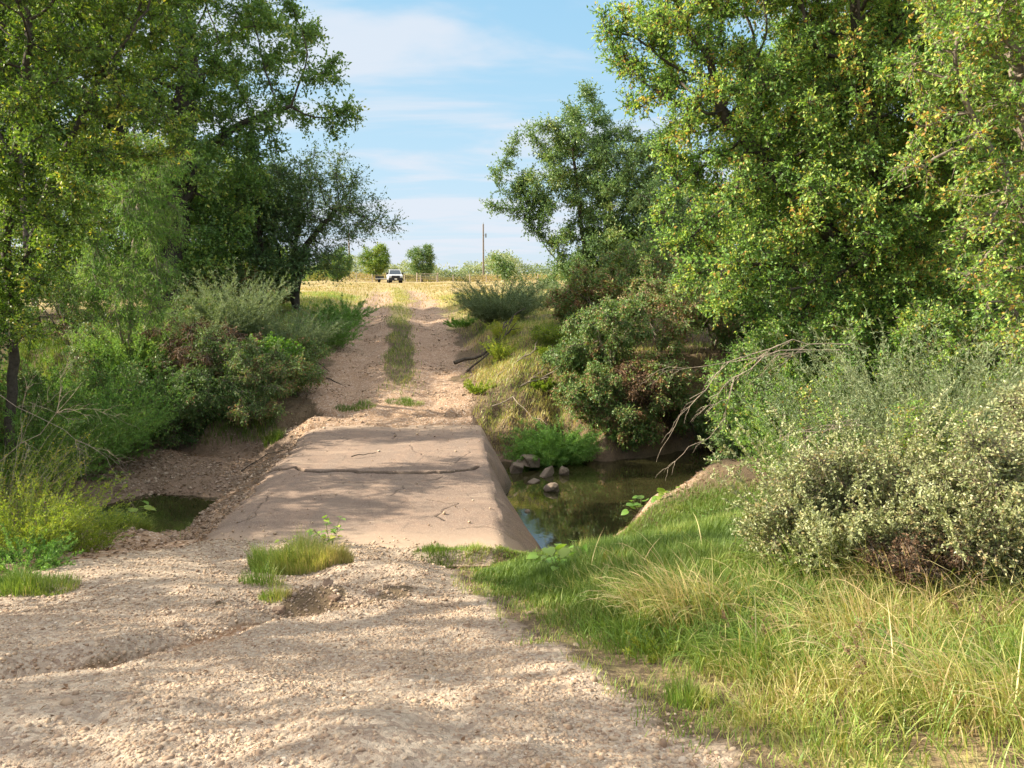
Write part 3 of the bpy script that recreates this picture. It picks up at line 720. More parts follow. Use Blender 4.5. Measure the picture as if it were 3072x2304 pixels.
# right side
b = base_at(592, 58)
make_tree('oak_tree', b, [T(b, (590, 290, 58), (580, 215, 58), (572, 140, 58)), T(b, (608, 290, 58), (625, 220, 58)), T(b, (560, 265, 58), (530, 222, 58), (500, 190, 58)), T(b, (565, 295, 58), (530, 288, 58)),
                          T(b, (575, 285, 58), (548, 240, 58), (515, 212, 58), (495, 207, 58))],
          [B(588, 140, 58, 3.12, 3.01, 2.54), B(560, 178, 58, 3.37, 3.26, 2.79), B(655, 168, 58, 3.17, 3.17, 2.62), B(692, 222, 58, 4.31, 3.74, 3.55), B(617, 225, 58, 3.55, 3.37, 2.80), B(660, 285, 58, 4.11, 3.74, 2.25), B(618, 185, 58, 3.70, 3.70, 3.48), B(645, 245, 58, 4.42, 4.17, 3.48), B(602, 250, 58, 3.55, 3.48, 3.01), B(500, 168, 58, 1.27, 1.38, 1.05),
           B(494, 204, 58, 1.31, 1.12, 0.70), B(533, 128, 58, 1.38, 1.38, 1.16), B(580, 98, 58, 1.52, 1.38, 0.94), B(506, 266, 58, 1.63, 1.38, 0.65), B(560, 290, 58, 2.10, 1.85, 1.16), B(618, 300, 58, 2.79, 2.32, 1.63)],
          OAK_GREY, n_att=1500, step=0.58, kill=0.78, R=0.3, leaves=200000, leaf=(0.17, 0.095), twig=0.95, per=8, tint0=.5,
          label='dark round oak leaning left over the right verge of the track', group=GR)
b = base_at(690, 29)
rt = make_tree('oak_tree', b, [T(b, (688, 270, 29), (680, 220, 29))],
          [B(672, 215, 29, 1.6, 1.6, 1.4), B(715, 225, 29, 1.9, 1.8, 1.7), B(690, 270, 29, 1.8, 1.6, 1.2)],
          OAK_GREY, n_att=420, step=0.34, kill=0.45, R=0.13, leaves=28000, leaf=(0.1, 0.055), twig=0.5, per=8, tint0=.45,
          label='smaller dark oak seen between the round oak and the big elm', group=GR)
b = base_at(872, 11)
big_elm = make_tree('elm_tree', b, [T(b, (872, 300, 11), (880, 180, 11), (860, 60, 11)), T(b, (870, 280, 11), (800, 200, 11), (720, 110, 11)), T(b, (880, 230, 11), (940, 130, 10.8)), T(b, (868, 310, 10.9), (800, 270, 10.6))],
          [B(665, 35, 11, .95, 1, .7), B(722, 95, 11, 1.0, 1.2, .85), B(800, 110, 11, 1.3, 1.4, 1.1), B(895, 90, 11, 1.3, 1.5, 1.1), B(752, 205, 10.6, .85, .9, .8), B(845, 215, 10.5, 1.1, 1.2, .9),
           B(735, -40, 11, 1.2, 1.3, .7), B(850, -50, 11, 1.9, 1.8, .9), B(950, 190, 10.4, .9, 1, .8), B(728, 275, 10.6, .7, .8, .6), B(790, 270, 10.6, .8, .8, .6), B(900, 290, 10.4, 1.0, 1, .7), B(975, 110, 10.6, 1.0, 1, .9), B(690, 215, 10.8, .6, .7, .5), B(622, 55, 11, .38, .5, .3), B(645, 95, 11, .35, .5, .22), B(690, 150, 10.8, .5, .6, .4), B(800, 300, 10.4, .8, .8, .5)],
          ELM_MIX, n_att=2400, step=0.15, kill=0.2, R=0.13, leaves=250000, leaf=(0.048, 0.029), twig=0.28, per=8, tint0=.42, tintw=.7,
          label='broad sunlit elm with yellowing leaves filling the upper right', group=GR)
b = base_at(1040, 8.2)
make_tree('elm_tree', b, [T(b, (1050, 300, 8.2), (1030, 150, 8.2), (1010, 40, 8.2)), T(b, (1040, 250, 8.2), (980, 130, 8))],
          [B(985, 60, 8, .85, .9, .7), B(1015, 200, 8, .6, .8, .7), B(940, 150, 7.9, .45, .5, .4), B(1050, -30, 8, 1.3, 1.2, .8), B(1000, 290, 7.8, .45, .5, .4)],
          ELM_MIX, n_att=650, step=0.12, kill=0.16, R=0.08, leaves=34000, leaf=(0.048, 0.027), twig=0.22, per=7, tint0=.5, tintw=.8,
          label='near elm with orange and yellow leaves at the right edge', group=GR, bark=BARK_L)
# more trees of the two thickets, behind the ones above
def more(src, px, Y, rz, sc, label, group):
    c = copy_tree(src); x, y, z = base_at(px, Y)
    c.location = (x, y, z - 0.1); c.rotation_euler = (0, 0, rz); c.scale = (sc, sc, sc * 0.95)
    c['label'] = label; c['group'] = group; return c
more(rt, 775, 22, 1.2, 1.15, 'dark oak in the thicket behind the middle of the broad elm', GR)
more(rt, 900, 20, 2.6, 1.2, 'dark oak in the thicket behind the right half of the broad elm', GR)
more(rt, 1010, 17, 4.0, 1.1, 'dark oak deep in the thicket near the right edge', GR)
more(wt, -40, 26, 2.0, 1.1, 'leafy elm closing the thicket at the left edge', GL)
more(big_elm, 790, 14.5, 2.2, 1.05, 'sunlit elm behind the broad one, showing through its left half', GR)
more(big_elm, 990, 15.0, 4.3, 1.15, 'elm behind the broad one toward the right edge', GR)
more(left_elm, 40, 23.5, 2.4, 1.15, 'yellow green elm just behind the slender one at the left edge', GL)
more(left_elm, 5, 27.0, 4.4, 1.3, 'yellow green elm deep in the left thicket', GL)
more(wt, 215, 35, 1.0, 1.1, 'elm at the back of the left thicket behind the big oak trunk', GL)
# an off-frame tree whose boughs throw the long streaks of shade across the near gravel
for (x, y, sc, rz, lab) in ((-12.5, 11.5, 1.05, 3.4, 'oak beyond the left edge shading the slab'), (-12, 15.5, 1.1, 1.4, 'oak beyond the left edge shading the far end of the slab'), (-10.4, 10.2, .8, 2.2, 'small oak beyond the left edge shading the near end of the slab'), (-11.0, 13.2, .85, 5.0, 'small oak beyond the left edge shading the middle of the slab')):
    c = copy_tree(rt); c.location = (x, y, gz(x, y) - 0.1); c.rotation_euler = (0, 0, rz); c.scale = (sc,) * 3
    c['label'] = lab; c['group'] = GL
b = (-11.4, 3.2, gz(-11.4, 3.2))
make_tree('oak_tree', b, [[b, (-11.2, 3.4, 5), (-10.6, 4.0, 6.6)], [b, (-11.1, 3.0, 4.6), (-9.4, 2.4, 6.6), (-7.6, 1.8, 7.2)], [b, (-11.1, 3.6, 4.8), (-9.4, 5.2, 6.2), (-8.2, 6.8, 6.8)]],
          [(-10.2, 4.5, 7.6, 2.2, 1.7, 1.0), (-8.2, 6.8, 7, 1.8, 1.3, .8), (-8.6, 2.2, 7.2, 2.0, 1.2, .8), (-11.5, 6.5, 6.6, 1.8, 1.5, 1.2), (-10.5, 8.3, 6.3, 1.5, 1.0, .9)],
          OAK_DARK, n_att=420, step=.3, kill=.42, R=.17, leaves=15000, leaf=(.1, .06), twig=.5, per=8,
          label='sparse oak beyond the left edge that streaks the near gravel with shade', group=GL)
# ------------------------------------------------------------------ shrubs and weeds
def make_fan(name, base, h, spread, nst, nleaf, leaf, mat, label, cat='shrub', group=None, bark=None, curve=0.4, r=0.006, side=3, tint0=.5, start=.15, lean=(0, 0), follow=0.8, base_r=0.15):
    """many stems fanning out of one base, leaves along them"""
    root = empty(name, base); tag(root, label, cat, group)
    az = rng.uniform(0, 2 * math.pi, nst); tilt = spread * np.sqrt(rng.uniform(0.0, 1, nst)); L = h * rng.uniform(0.55, 1.0, nst)
    d0 = np.stack([np.sin(tilt) * np.cos(az) + lean[0], np.sin(tilt) * np.sin(az) + lean[1], np.cos(tilt)], 1); d0 = norm(d0)
    outw = np.stack([np.cos(az), np.sin(az), np.full(nst, -0.6)], 1)
    p0 = np.stack([np.cos(az), np.sin(az), np.zeros(nst)], 1) * rng.uniform(0, base_r, nst)[:, None]
    p0[:, 2] = -0.03
    m = 6; pts = [p0]
    for i in range(m):
        d = norm(d0 + outw * curve * ((i + 0.5) / m) ** 1.5 + rng.normal(size=(nst, 3)) * 0.06)
        pts.append(pts[-1] + d * (L / m)[:, None])
    pts = np.stack(pts, 1)                                  # nst, m+1, 3
    A = pts[:, :-1].reshape(-1, 3); Bp = pts[:, 1:].reshape(-1, 3)
    f = np.tile(np.arange(m) / m, nst)
    Vw, Fw = tubes(A, Bp, r * (1 - f * 0.8), r * (1 - (f + 1 / m) * 0.8), 3)
    # side twigs
    ns = nst * side
    si = rng.integers(0, nst, ns); t = rng.uniform(start, 0.95, ns) * m; k = np.minimum(t.astype(int), m - 1)
    sp = pts[si, k] + (pts[si, k + 1] - pts[si, k]) * (t - k)[:, None]
    sd = norm(norm(pts[si, k + 1] - pts[si, k]) * follow + rvec(ns) * 0.7)
    sl = (h * 0.28) * rng.uniform(0.4, 1, ns)[:, None] * (1.15 - t / m)[:, None]
    se = sp + sd * sl
    Vt, Ft = tubes(sp, se, r * 0.4, r * 0.15, 3)
    # leaves on stems and twigs
    allA = np.concatenate([A[f >= start], sp]); allB = np.concatenate([Bp[f >= start], se])
    ln = np.linalg.norm(allB - allA, axis=1); ln[:int((f >= start).sum())] *= 0.6
    ci = rng.choice(len(allA), nleaf, p=ln / ln.sum())
    P = allA[ci] + (allB[ci] - allA[ci]) * rng.uniform(0, 1, (nleaf, 1))
    ax = norm(norm(allB[ci] - allA[ci]) * follow + rvec(nleaf) * 0.75)
    sc = rng.uniform(0.6, 1.2, nleaf)
    Vl, Fl = leaf_arrays(P, ax, leaf[0] * sc, leaf[1] * sc, 0.3)
    tint = np.clip(tint0 + rng.normal(size=len(allA))[ci] * 0.15 + rng.normal(size=nleaf) * 0.15, 0, 1)
    mesh_np('stems', np.concatenate([Vw, Vt]), np.concatenate([Fw, Ft + len(Vw)]), bark or STEM, root)
    mesh_np('foliage', Vl, Fl, mat, root, tint=np.repeat(tint, 4))
    return root

GB = 'feathery shrubs on the far left bank'
def fan_at(px, Y, *a, **k): return make_fan('shrub', base_at(px, Y), *a, **k)
fan_at(95, 19.5, 2.6, .9, 150, 26000, (0.09, 0.014), FEATHER, 'bright green feathery shrub below the willow on the left bank', group=GB, r=.007, side=5, base_r=.5)
fan_at(140, 20.5, 2.3, .8, 130, 20000, (0.09, 0.014), FEATHER, 'feathery green shrub in front of the dark oak trunk', group=GB, r=.007, side=5, tint0=.7, base_r=.4)
fan_at(240, 22, 2.5, .6, 140, 24000, (0.09, 0.013), FEATHER_GREY, 'tall grey green feathery shrub with upright plumes on the left bank', group=GB, r=.007, side=5, base_r=.5)
fan_at(208, 21, 1.8, .8, 90, 14000, (0.08, 0.012), FEATHER_GREY, 'lower grey feathery shrub beside the tall plumed one', group=GB, r=.006, side=5, base_r=.4)
fan_at(290, 23, 2.0, .95, 120, 20000, (0.08, 0.014), FEATHER_GREY, 'rounded grey green shrub between the plumed shrub and the track', group=GB, r=.006, side=5, tint0=.35, base_r=.5)
fan_at(326, 26, 1.8, .9, 110, 17000, (0.08, 0.016), FEATHER, 'green shrub bordering the left wheel rut', group=GB, r=.006, side=5, tint0=.3, base_r=.5)
fan_at(345, 31, 1.5, .9, 80, 12000, (0.09, 0.018), FEATHER, 'last green shrub at the top of the left verge', group=GB, r=.006, side=5, tint0=.35, base_r=.5)
fan_at(60, 18.7, 1.9, .9, 120, 16000, (0.09, 0.016), FEATHER, 'loose green shrub above the near left weeds', group=GB, r=.007, side=5, tint0=.3, base_r=.4)

def bush(name, px, Y, w, h, mat, n, leaf, label, group=None, tint0=.5, nst=5, att=170, twig=.25, bark=None, per=7, d=None, z0=0.0, droop=.1, step=.14, kill=.2, x=None, tw_r=.003, R=.03):
    b = base_at(px, Y) if x is None else (x, Y, gz(x, Y) - .03)
    if Y > 15: h *= 1.3; w *= 1.15; n = int(n * 1.4)
    d = d or w
    st = []
    for i in range(nst):
        a = i * 2.4; st.append([b, (b[0] + math.cos(a) * w * .12, b[1] + math.sin(a) * d * .12, b[2] + h * .25), (b[0] + math.cos(a) * w * .3, b[1] + math.sin(a) * d * .3, b[2] + h * .5)])
    bl = [(b[0], b[1], b[2] + h * .55 + z0, w * .8, d * .8, h * .42)]
    for i in range(4):
        a = i * 1.6 + px * .1; bl.append((b[0] + math.cos(a) * w * .55, b[1] + math.sin(a) * d * .55, b[2] + h * rng.uniform(.35, .7) + z0, w * .42, d * .42, h * .3))
    return make_tree(name, b, st, bl, mat, n_att=att, step=step, kill=kill, R=R, leaves=n, leaf=leaf, twig=twig, per=per, label=label, cat='bush', group=group,
                     bark=bark or BARK_L, k=4, thin=6, crown='foliage', wood='stems', tint0=tint0, tintw=.7, droop=droop, tw_r=tw_r)

GD = 'dark bushes along the shaded left bank'
bush('bush', 92, 18.9, 1.5, 1.3, BRUSH, 12000, (.06, .03), 'dark bush at the water line behind the broad leaved plant', GD, .25, droop=.5)
bush('bush', 150, 19.3, 1.6, 1.5, BRUSH, 14000, (.06, .03), 'tangled dark bush in the middle of the shaded left bank', GD, .2, droop=.5)
bush('bush', 205, 20.0, 1.3, 1.6, DEADLEAF, 7000, (.06, .028), 'bush of dead brown twigs beside the root hollow on the left bank', GD, .3, droop=.6, tw_r=.005)
bush('bush', 240, 19.8, 1.2, 1.1, BRUSH, 11000, (.06, .022), 'low green and brown bush at the foot of the left bank near the slab', GD, .35, droop=.6)
bush('bush', 272, 20.6, .8, .9, BROAD, 2600, (.09, .06), 'small leafy sapling bush left of the track above the slab', GD, .1)
bush('bush', 40, 17.8, 1.5, 1.7, BRUSH, 14000, (.06, .03), 'dark bush behind the lime green weeds at the left edge', GD, .3, droop=.4)
bush('bush', 120, 20.8, 1.4, 1.4, BRUSH, 12000, (.06, .025), 'dark green bush above the tangled one on the left bank', GD, .4, droop=.3)
bush('bush', 185, 22.0, 1.5, 1.3, BRUSH, 12000, (.06, .025), 'dark bush at the foot of the big oak trunk', GD, .35, droop=.3)
bush('bush', 70, 22.5, 1.8, 1.8, BRUSH, 13000, (.07, .03), 'green bush filling the bank under the slender elm', GD, .45)

bush('bush', 215, 19.0, 1.0, 1.1, BRUSH, 13000, (.055, .03), 'dark drooping bush at the foot of the bank left of the slab', GD, .15, droop=.7)
bush('bush', 262, 19.4, .8, .9, BRUSH, 10000, (.055, .02), 'green drooping bush at the bank corner by the far end of the slab', GD, .5, droop=.6)
bush('bush', 170, 18.9, 1.1, 1.2, BRUSH, 13000, (.055, .03), 'dark bush overhanging the dry mud left of the slab', GD, .2, droop=.7)
bush('bush', 300, 22.0, .9, .9, BRUSH, 10000, (.055, .03), 'low dark bush on the verge left of the track', GD, .45, droop=.3)
bush('bush', 5, 16.0, 1.5, 2.0, BRUSH, 15000, (.06, .03), 'dark bush at the left edge under the slender elm', GD, .5)
bush('bush', 288, 20.2, .9, .9, BRUSH, 12000, (.055, .03), 'dark green bush on the bank corner beside the dirt track', GD, .5, droop=.5)
bush('bush', 250, 18.9, .8, .7, BRUSH, 9000, (.055, .025), 'low green bush on the mud edge near the far end of the slab', GD, .6, droop=.6)
bush('bush', 205, 27.5, 1.7, 1.5, BRUSH, 15000, (.075, .04), 'green bush between the two oak trunks at the top of the left bank', GD, .6)
bush('bush', 250, 30.5, 1.8, 1.3, BRUSH, 15000, (.08, .04), 'green bush under the airy oak at the edge of the field', GD, .7)
bush('bush', 165, 30.0, 2.0, 1.8, BRUSH, 15000, (.08, .04), 'dark green bush behind the big oak trunk', GD, .4)
# right bank beyond the pool
GRB = 'brush hanging over the pool'
def shore_y(px, d):
    """a place d metres behind the pool's far shore, seen at px"""
    Y = 18.0
    for _ in range(6):
        x = (px - 512) / FPX * (Y + .5); Y = float(creek_c(x) + creek_w(x)) + d
    return Y
fan_at(548, shore_y(548, .35), 1.3, .8, 240, 46000, (0.075, 0.011), FEATHER, 'bright green fine leaved shrub beside the far end of the slab', group=GRB, r=.004, side=4, tint0=.45, base_r=.55, curve=.8)
fan_at(566, shore_y(566, .6), 1.4, .8, 150, 28000, (0.075, 0.011), FEATHER, 'darker fine leaved shrub right of the bright one', group=GRB, r=.004, side=4, tint0=.2, base_r=.5, curve=.8)
for px, dd, w, h, n, t0, mt, lab in (
    (592, .8, .9, 1.3, 17000, .5, BRUSH, 'green brush on the bank just right of the fine leaved shrubs'),
    (625, .35, .8, 1.0, 14000, .6, BRUSH, 'low vine covered brush touching the pool'),
    (655, .5, 1.0, 1.4, 20000, .75, BRUSH, 'vine covered brush hanging above the middle of the pool'),
    (700, .4, 1.0, 1.3, 17000, .5, BRUSH, 'dark brush at the far right shore of the pool'),
    (640, .5, .8, 1.2, 8000, .4, DEADLEAF, 'mat of dead brown vines at the pool edge'),
    (610, 1.7, 1.2, 1.6, 18000, .45, BRUSH, 'dense green brush in the second row above the pool'),
    (660, 2.0, 1.4, 1.8, 20000, .7, BRUSH, 'leafy green bush at the top of the bank above the vines'),
    (715, 1.8, 1.4, 1.8, 18000, .5, BRUSH, 'dark bush at the top of the bank behind the dead branches'),
    (575, 2.4, .9, .7, 12000, .3, BRUSH, 'low green bush above the fine leaved shrubs')):
    bush('bush', px, shore_y(px, dd), w, h, mt, n, (.055, .035), lab, GRB, t0, droop=.6)
bush('bush', 560, 22.8, .9, .55, LIME, 11000, (.05, .025), 'sunlit yellow green bush on the right verge', GRB, .2)
bush('bush', 600, 24.0, 1.4, 1.7, BRUSH, 20000, (.065, .035), 'green bush under the round oak', GRB, .75)
bush('bush', 580, 25.2, 1.1, 1.0, BRUSH, 16000, (.065, .035), 'leafy bush between the round oak and the dark rounded shrub', GRB, .6)
bush('bush', 650, 24.5, 1.8, 2.4, BRUSH, 20000, (.065, .035), 'bush right of the round oak trunk', GRB, .5)
bush('bush', 770, shore_y(770, 1.2), 1.7, 1.9, BRUSH, 18000, (.06, .035), 'dark bush around the hollow above the pool', GRB, .4, droop=.5)
bush('bush', 745, 16.2, .9, 1.5, BRUSH, 13000, (.055, .032), 'dark bush on the near side of the pool, right of the grass', GRB, .35, droop=.4)
bush('bush', 850, 16.5, 1.8, 2.6, BRUSH, 20000, (.07, .04), 'large dark bush behind the silver one', GRB, .5)
bush('bush', 960, 15.5, 2.0, 2.8, BRUSH, 18000, (.07, .04), 'large green bush low in the right thicket', GRB, .6)
fan_at(500, 28, 2.05, .95, 240, 42000, (0.08, 0.012), FEATHER_GREY, 'dark grey green rounded shrub on the right verge of the track', r=.007, side=5, tint0=.15, base_r=.6)
fan_at(535, 32, 2.0, .8, 120, 16000, (0.08, 0.012), FEATHER_GREY, 'grey shrub behind the dark rounded one on the right verge', r=.007, side=5, tint0=.45, base_r=.5)
fan_at(502, 22.4, .9, .6, 50, 3600, (0.06, 0.016), LIME, 'yellow green weed on the right verge beside fallen limbs', cat='weed', r=.004, side=3, tint0=.55)
fan_at(545, 22.0, .4, .7, 50, 3600, (0.06, 0.016), LIME, 'lime weed right of the fallen limbs', cat='weed', r=.004, side=3, tint0=.4)
fan_at(478, 20.6, .5, .8, 40, 3000, (0.06, 0.018), LIME, 'small lime weed on the right verge just beyond the slab', cat='weed', r=.004, side=3, tint0=.4)
fan_at(505, 24.2, .9, .8, 60, 5000, (0.06, 0.018), LIME, 'pale green weed behind the fallen limbs', cat='weed', r=.004, side=3, tint0=.7)
fan_at(545, 20.8, .45, .8, 60, 6000, (0.06, 0.02), LIME, 'yellow green weed at the top of the bank right of the slab', cat='weed', r=.004, side=3, tint0=.2)
for px, Y, h, mt, t0, lab in ((640, 6.2, .3, BRUSH, .8, 'small leafy weed at the front of the fine green grass'), (700, 5.4, .3, LIME, .3, 'lime leafy weed among the straw grass'), (800, 5.0, .35, FEATHER, .7, 'ferny green weed in the middle of the near right grass'),
                              (668, 4.6, .26, LIME, .6, 'yellowish weed at the lower edge of the gravel'), (905, 4.2, .4, FEATHER, .5, 'dark ferny weed in the grass at the lower right'), (850, 5.5, .35, BRUSH, .6, 'leafy weed just below the silvery bush')):
    fan_at(px, Y, h, .8, 26, 1500, (.03, .012), mt, lab, cat='weed', group='weeds in the near right grass', r=.003, side=4, tint0=t0, base_r=.12)
for px, Y, h in ((745, 4.6, .5), (880, 3.6, .45), (980, 4.6, .6)):
    fan_at(px, Y, h, .3, 9, 700, (.012, .006), DEADLEAF, {745: 'thin dry seed stalks left of the middle of the grass', 880: 'thin dry seed stalks near the bottom edge', 980: 'thin dry seed stalks near the right edge'}[px], cat='weed', group='dry seed stalks', r=.0018, side=5, tint0=.9, base_r=.08, start=.65, bark=DEADWOOD)
fan_at(466, 30, .5, 1.0, 60, 5000, (0.06, 0.03), BROAD, 'low green weed patch where the right verge meets the field', cat='weed', r=.004, side=3, tint0=.3, base_r=.6)

# near right: undergrowth and the silver bush
GN = 'bushes of the near right bank'
bush('bush', 775, 11.0, 1.15, 2.5, ELM_MIX, 26000, (.045, .026), 'green bush under the lower left edge of the broad elm', GN, .2, step=.11, kill=.16)
bush('bush', 855, 10.3, 1.2, 2.7, ELM_MIX, 28000, (.045, .026), 'tall green bush rising behind the silver bush', GN, .3, step=.11, kill=.16)
bush('bush', 960, 9.6, 1.2, 2.7, ELM_MIX, 28000, (.045, .026), 'yellow green bush in the thicket above the right edge', GN, .45, step=.11, kill=.16)
fan_at(900, 8.2, 2.6, .42, 110, 16000, (0.05, 0.008), FEATHER_GREY, 'tall feathery weed standing above the silver bush', cat='weed', r=.005, side=6, tint0=.7, base_r=.35, start=.25)
fan_at(985, 8.0, 2.5, .5, 70, 7000, (0.045, 0.009), FEATHER_GREY, 'dry feathery weed at the right edge above the silver bush', cat='weed', r=.005, side=6, tint0=.9, base_r=.3, start=.25)
def silver(px, Y, bl, n, att, label):
    """blobs in metres from the base: an uneven bush of leaning sprays"""
    b = base_at(px, Y)
    L = [(b[0] + q[0], b[1] + q[1], b[2] + q[2], q[3], q[3] * .9, q[4]) for q in bl]
    st = [[b, (b[0] + q[0] * .4, b[1] + q[1] * .4, b[2] + q[2] * .55), (b[0] + q[0], b[1] + q[1], b[2] + q[2])] for q in bl]
    return make_tree('silver_bush', b, st, L, SILVER, n_att=att, step=.085, kill=.115, R=.02, leaves=n, leaf=(.029, .016), twig=.24, per=9, label=label, cat='bush', bark=BARK_L, k=4, thin=6,
                     crown='foliage', wood='stems', tint0=.55, tintw=.8, tw_r=.0022)
silver(850, 6.2, [(0, 0, .75, .4, .3), (-.42, -.1, .9, .22, .2), (-.6, -.15, .62, .24, .15), (-.45, -.3, .36, .3, .16), (.1, -.35, .5, .35, .22), (.55, -.2, .8, .3, .22), (.75, -.3, .45, .22, .2)],
       36000, 520, 'large silvery leaved bush leaning over the grassy bank')
for (px, Y, h, sp, nst, n, lean, lab) in ((832, 6.2, 1.5, .62, 46, 20000, (-.25, -.1), 'upright silvery sprays on the left of the large silvery bush'), (872, 6.4, 1.85, .5, 46, 20000, (.05, 0), 'tallest silvery sprays in the middle of the large silvery bush'),
                                          (992, 5.8, 1.5, .6, 36, 15000, (-.15, 0), 'loose silvery sprays beside the right edge')):
    make_fan('silver_shrub', base_at(px, Y), h, sp, nst, n, (.029, .015), SILVER, lab, cat='shrub', group='silvery sprays on the near right bank', bark=BARK_L, r=.005, side=9, tint0=.55, base_r=.3, start=.3, lean=lean, follow=.6, curve=.35)
silver(1010, 5.6, [(0, 0, .8, .35, .3), (-.3, -.1, 1.1, .22, .2), (.2, .1, 1.35, .3, .25), (-.35, -.2, .5, .2, .15), (.1, -.3, .35, .3, .18)], 30000, 380, 'silvery bush cut by the right edge of the picture')
silver(785, 6.2, [(0, 0, .35, .28, .16), (.2, -.1, .55, .2, .16), (-.2, 0, .5, .14, .12)], 10000, 160, 'small low silvery bush at the edge of the bright green grass')
bush('bush', 930, 7.0, .7, 1.45, ELM_MIX, 14000, (.03, .016), 'green and yellow twiggy bush growing out of the silver bush', GN, .6, nst=6, att=220, twig=.18, step=.1, kill=.14, tw_r=.0024, R=.02)
bush('bush', 822, 7.6, .55, 1.6, ELM_MIX, 8000, (.03, .016), 'yellow green sprigs standing above the left of the silver bush', GN, .4, nst=5, att=120, twig=.25, step=.12, kill=.16, tw_r=.0024, R=.015)
bush('dead_bush', 905, 5.6, .5, .55, DEADLEAF, 13000, (.026, .014), 'reddish brown dead leaves and twigs under the silver bush', None, .35, nst=7, att=200, twig=.14, step=.09, kill=.12, tw_r=.0022, R=.015, droop=.6)

fan_at(862, 8.0, 2.4, .5, 100, 14000, (0.05, 0.009), FEATHER_GREY, 'tall olive weed behind the left half of the silvery bush', cat='weed', r=.005, side=6, tint0=.5, base_r=.35, start=.25)
fan_at(950, 7.6, 2.5, .5, 100, 14000, (0.05, 0.009), FEATHER_GREY, 'tall olive weed behind the right half of the silvery bush', cat='weed', r=.005, side=6, tint0=.85, base_r=.35, start=.25)
fan_at(810, 9.0, 1.9, .5, 90, 12000, (0.05, 0.010), ELM_MIX, 'yellow green weed between the dead branches and the silvery bush', cat='weed', r=.005, side=6, tint0=.4, base_r=.35, start=.25)
# near left weeds
fan_at(15, 13.5, 3.0, .75, 110, 22000, (.06, .02), ELM_YELLOW, 'leafy shrub hiding the foot of the slender elm', r=.006, side=6, tint0=.2, base_r=.5)
fan_at(62, 15.5, 3.3, .8, 130, 26000, (.075, .016), FEATHER, 'tall green feathery shrub under the elms on the left', r=.006, side=6, tint0=.4, base_r=.6)
fan_at(105, 17.3, 3.0, .8, 120, 22000, (.075, .016), FEATHER, 'green feathery shrub behind the puddle on the left bank', r=.006, side=6, tint0=.3, base_r=.5)
fan_at(28, 8.9, 1.25, .75, 170, 22000, (0.035, 0.009), LIME, 'lime green sunlit weed bush at the left edge', cat='bush', r=.004, side=5, tint0=.45, base_r=.45, lean=(.1, 0))
fan_at(70, 9.6, .85, .9, 110, 12000, (0.035, 0.009), LIME, 'low lime green weed spilling right from the sunlit bush', cat='bush', r=.0035, side=5, tint0=.4, base_r=.4)
fan_at(22, 8.0, .55, 1.0, 80, 9000, (0.035, 0.010), FEATHER, 'small dark green weed clump at the foot of the lime bush', cat='weed', r=.0035, side=4, tint0=.4, base_r=.3)
fan_at(-5, 10.5, 1.9, .8, 90, 9000, (0.04, 0.012), ELM_YELLOW, 'pale twiggy shrub behind the lime green weed bush', cat='shrub', r=.006, side=6, tint0=.7, base_r=.4, bark=DEADWOOD)

# dead limbs and sticks
def branch(name, pts, r, mat, label, cat='branch', forks=5, fl=.5, group=None, gen=2, flat=.4):
    pts = [np.array(p, float) for p in pts]; A = []; Bn = []; ra = []; rb = []
    def line(ps, r0, r1):
        P = [ps[0]]
        for a, c in zip(ps[:-1], ps[1:]):
            for j in range(1, 4): P.append(a + (c - a) * j / 3 + rng.normal(size=3) * np.linalg.norm(c - a) * .03)
        n = len(P) - 1
        for i in range(n):
            A.append(P[i]); Bn.append(P[i + 1]); ra.append(r0 + (r1 - r0) * i / n); rb.append(r0 + (r1 - r0) * (i + 1) / n)
        return P
    def rec(ps, r0, g):
        P = line(ps, r0, r0 * .35)
        if g == 0: return
        D = norm(P[-1] - P[0]); Lt = np.linalg.norm(P[-1] - P[0])
        for q in range(forks):
            i = rng.integers(len(P) // 4, len(P)); v = norm(D * .8 + rvec(1)[0] * .55 * np.array([1, 1, flat])); l = Lt * fl * rng.uniform(.5, 1)
            rec([P[i], P[i] + v * l * .5, P[i] + norm(v + np.array([0, 0, -.25])) * l], r0 * .55, g - 1)
    rec(pts, r, gen)
    Vv, Ff = tubes(np.array(A), np.array(Bn), np.array(ra), np.array(rb), 5)
    o0 = pts[0]
    o = mesh_np(name, Vv - o0, Ff, mat, smooth=True); o.location = o0
    return tag(o, label, cat, group)
GDL = 'dead branches hanging from the right thicket'
branch('dead_branch', [at(850, 345, 9.4), at(790, 340, 9.3), at(730, 362, 9.1), at(690, 400, 9.0)], .009, DEADWOOD, 'pale dead branch arching left over the hollow above the pool', group=GDL, forks=6, fl=.4)
branch('dead_branch', [at(840, 350, 9.2), at(780, 350, 9.1), at(735, 380, 9.0), at(712, 440, 9.0)], .008, DEADWOOD, 'pale dead branch drooping down toward the pool', group=GDL, forks=6, fl=.35)
branch('dead_branch', [at(850, 355, 9.3), at(800, 352, 9.2), at(700, 368, 9.2), at(655, 364, 9.2)], .006, DEADWOOD, 'thin bare twig reaching farthest left of the dead branches', group=GDL, forks=4, fl=.3)
branch('dead_branch', [at(905, 440, 7.6), at(860, 425, 7.3), at(800, 430, 7.2)], .008, DEADWOOD, 'grey bare twig crossing the top of the silver bush', forks=6, fl=.4)
branch('dead_branch', [at(1010, 440, 7.2), at(950, 455, 7.0), at(890, 470, 6.9)], .012, BARK_L, 'brown bare limb lying across the green twiggy bush', forks=6, fl=.4)
branch('dead_branch', [at(960, 560, 6.5), at(900, 555, 6.3), at(860, 545, 6.3)], .008, DEADWOOD, 'tan twig poking from the dark hollow under the silver bush', forks=6, fl=.4)
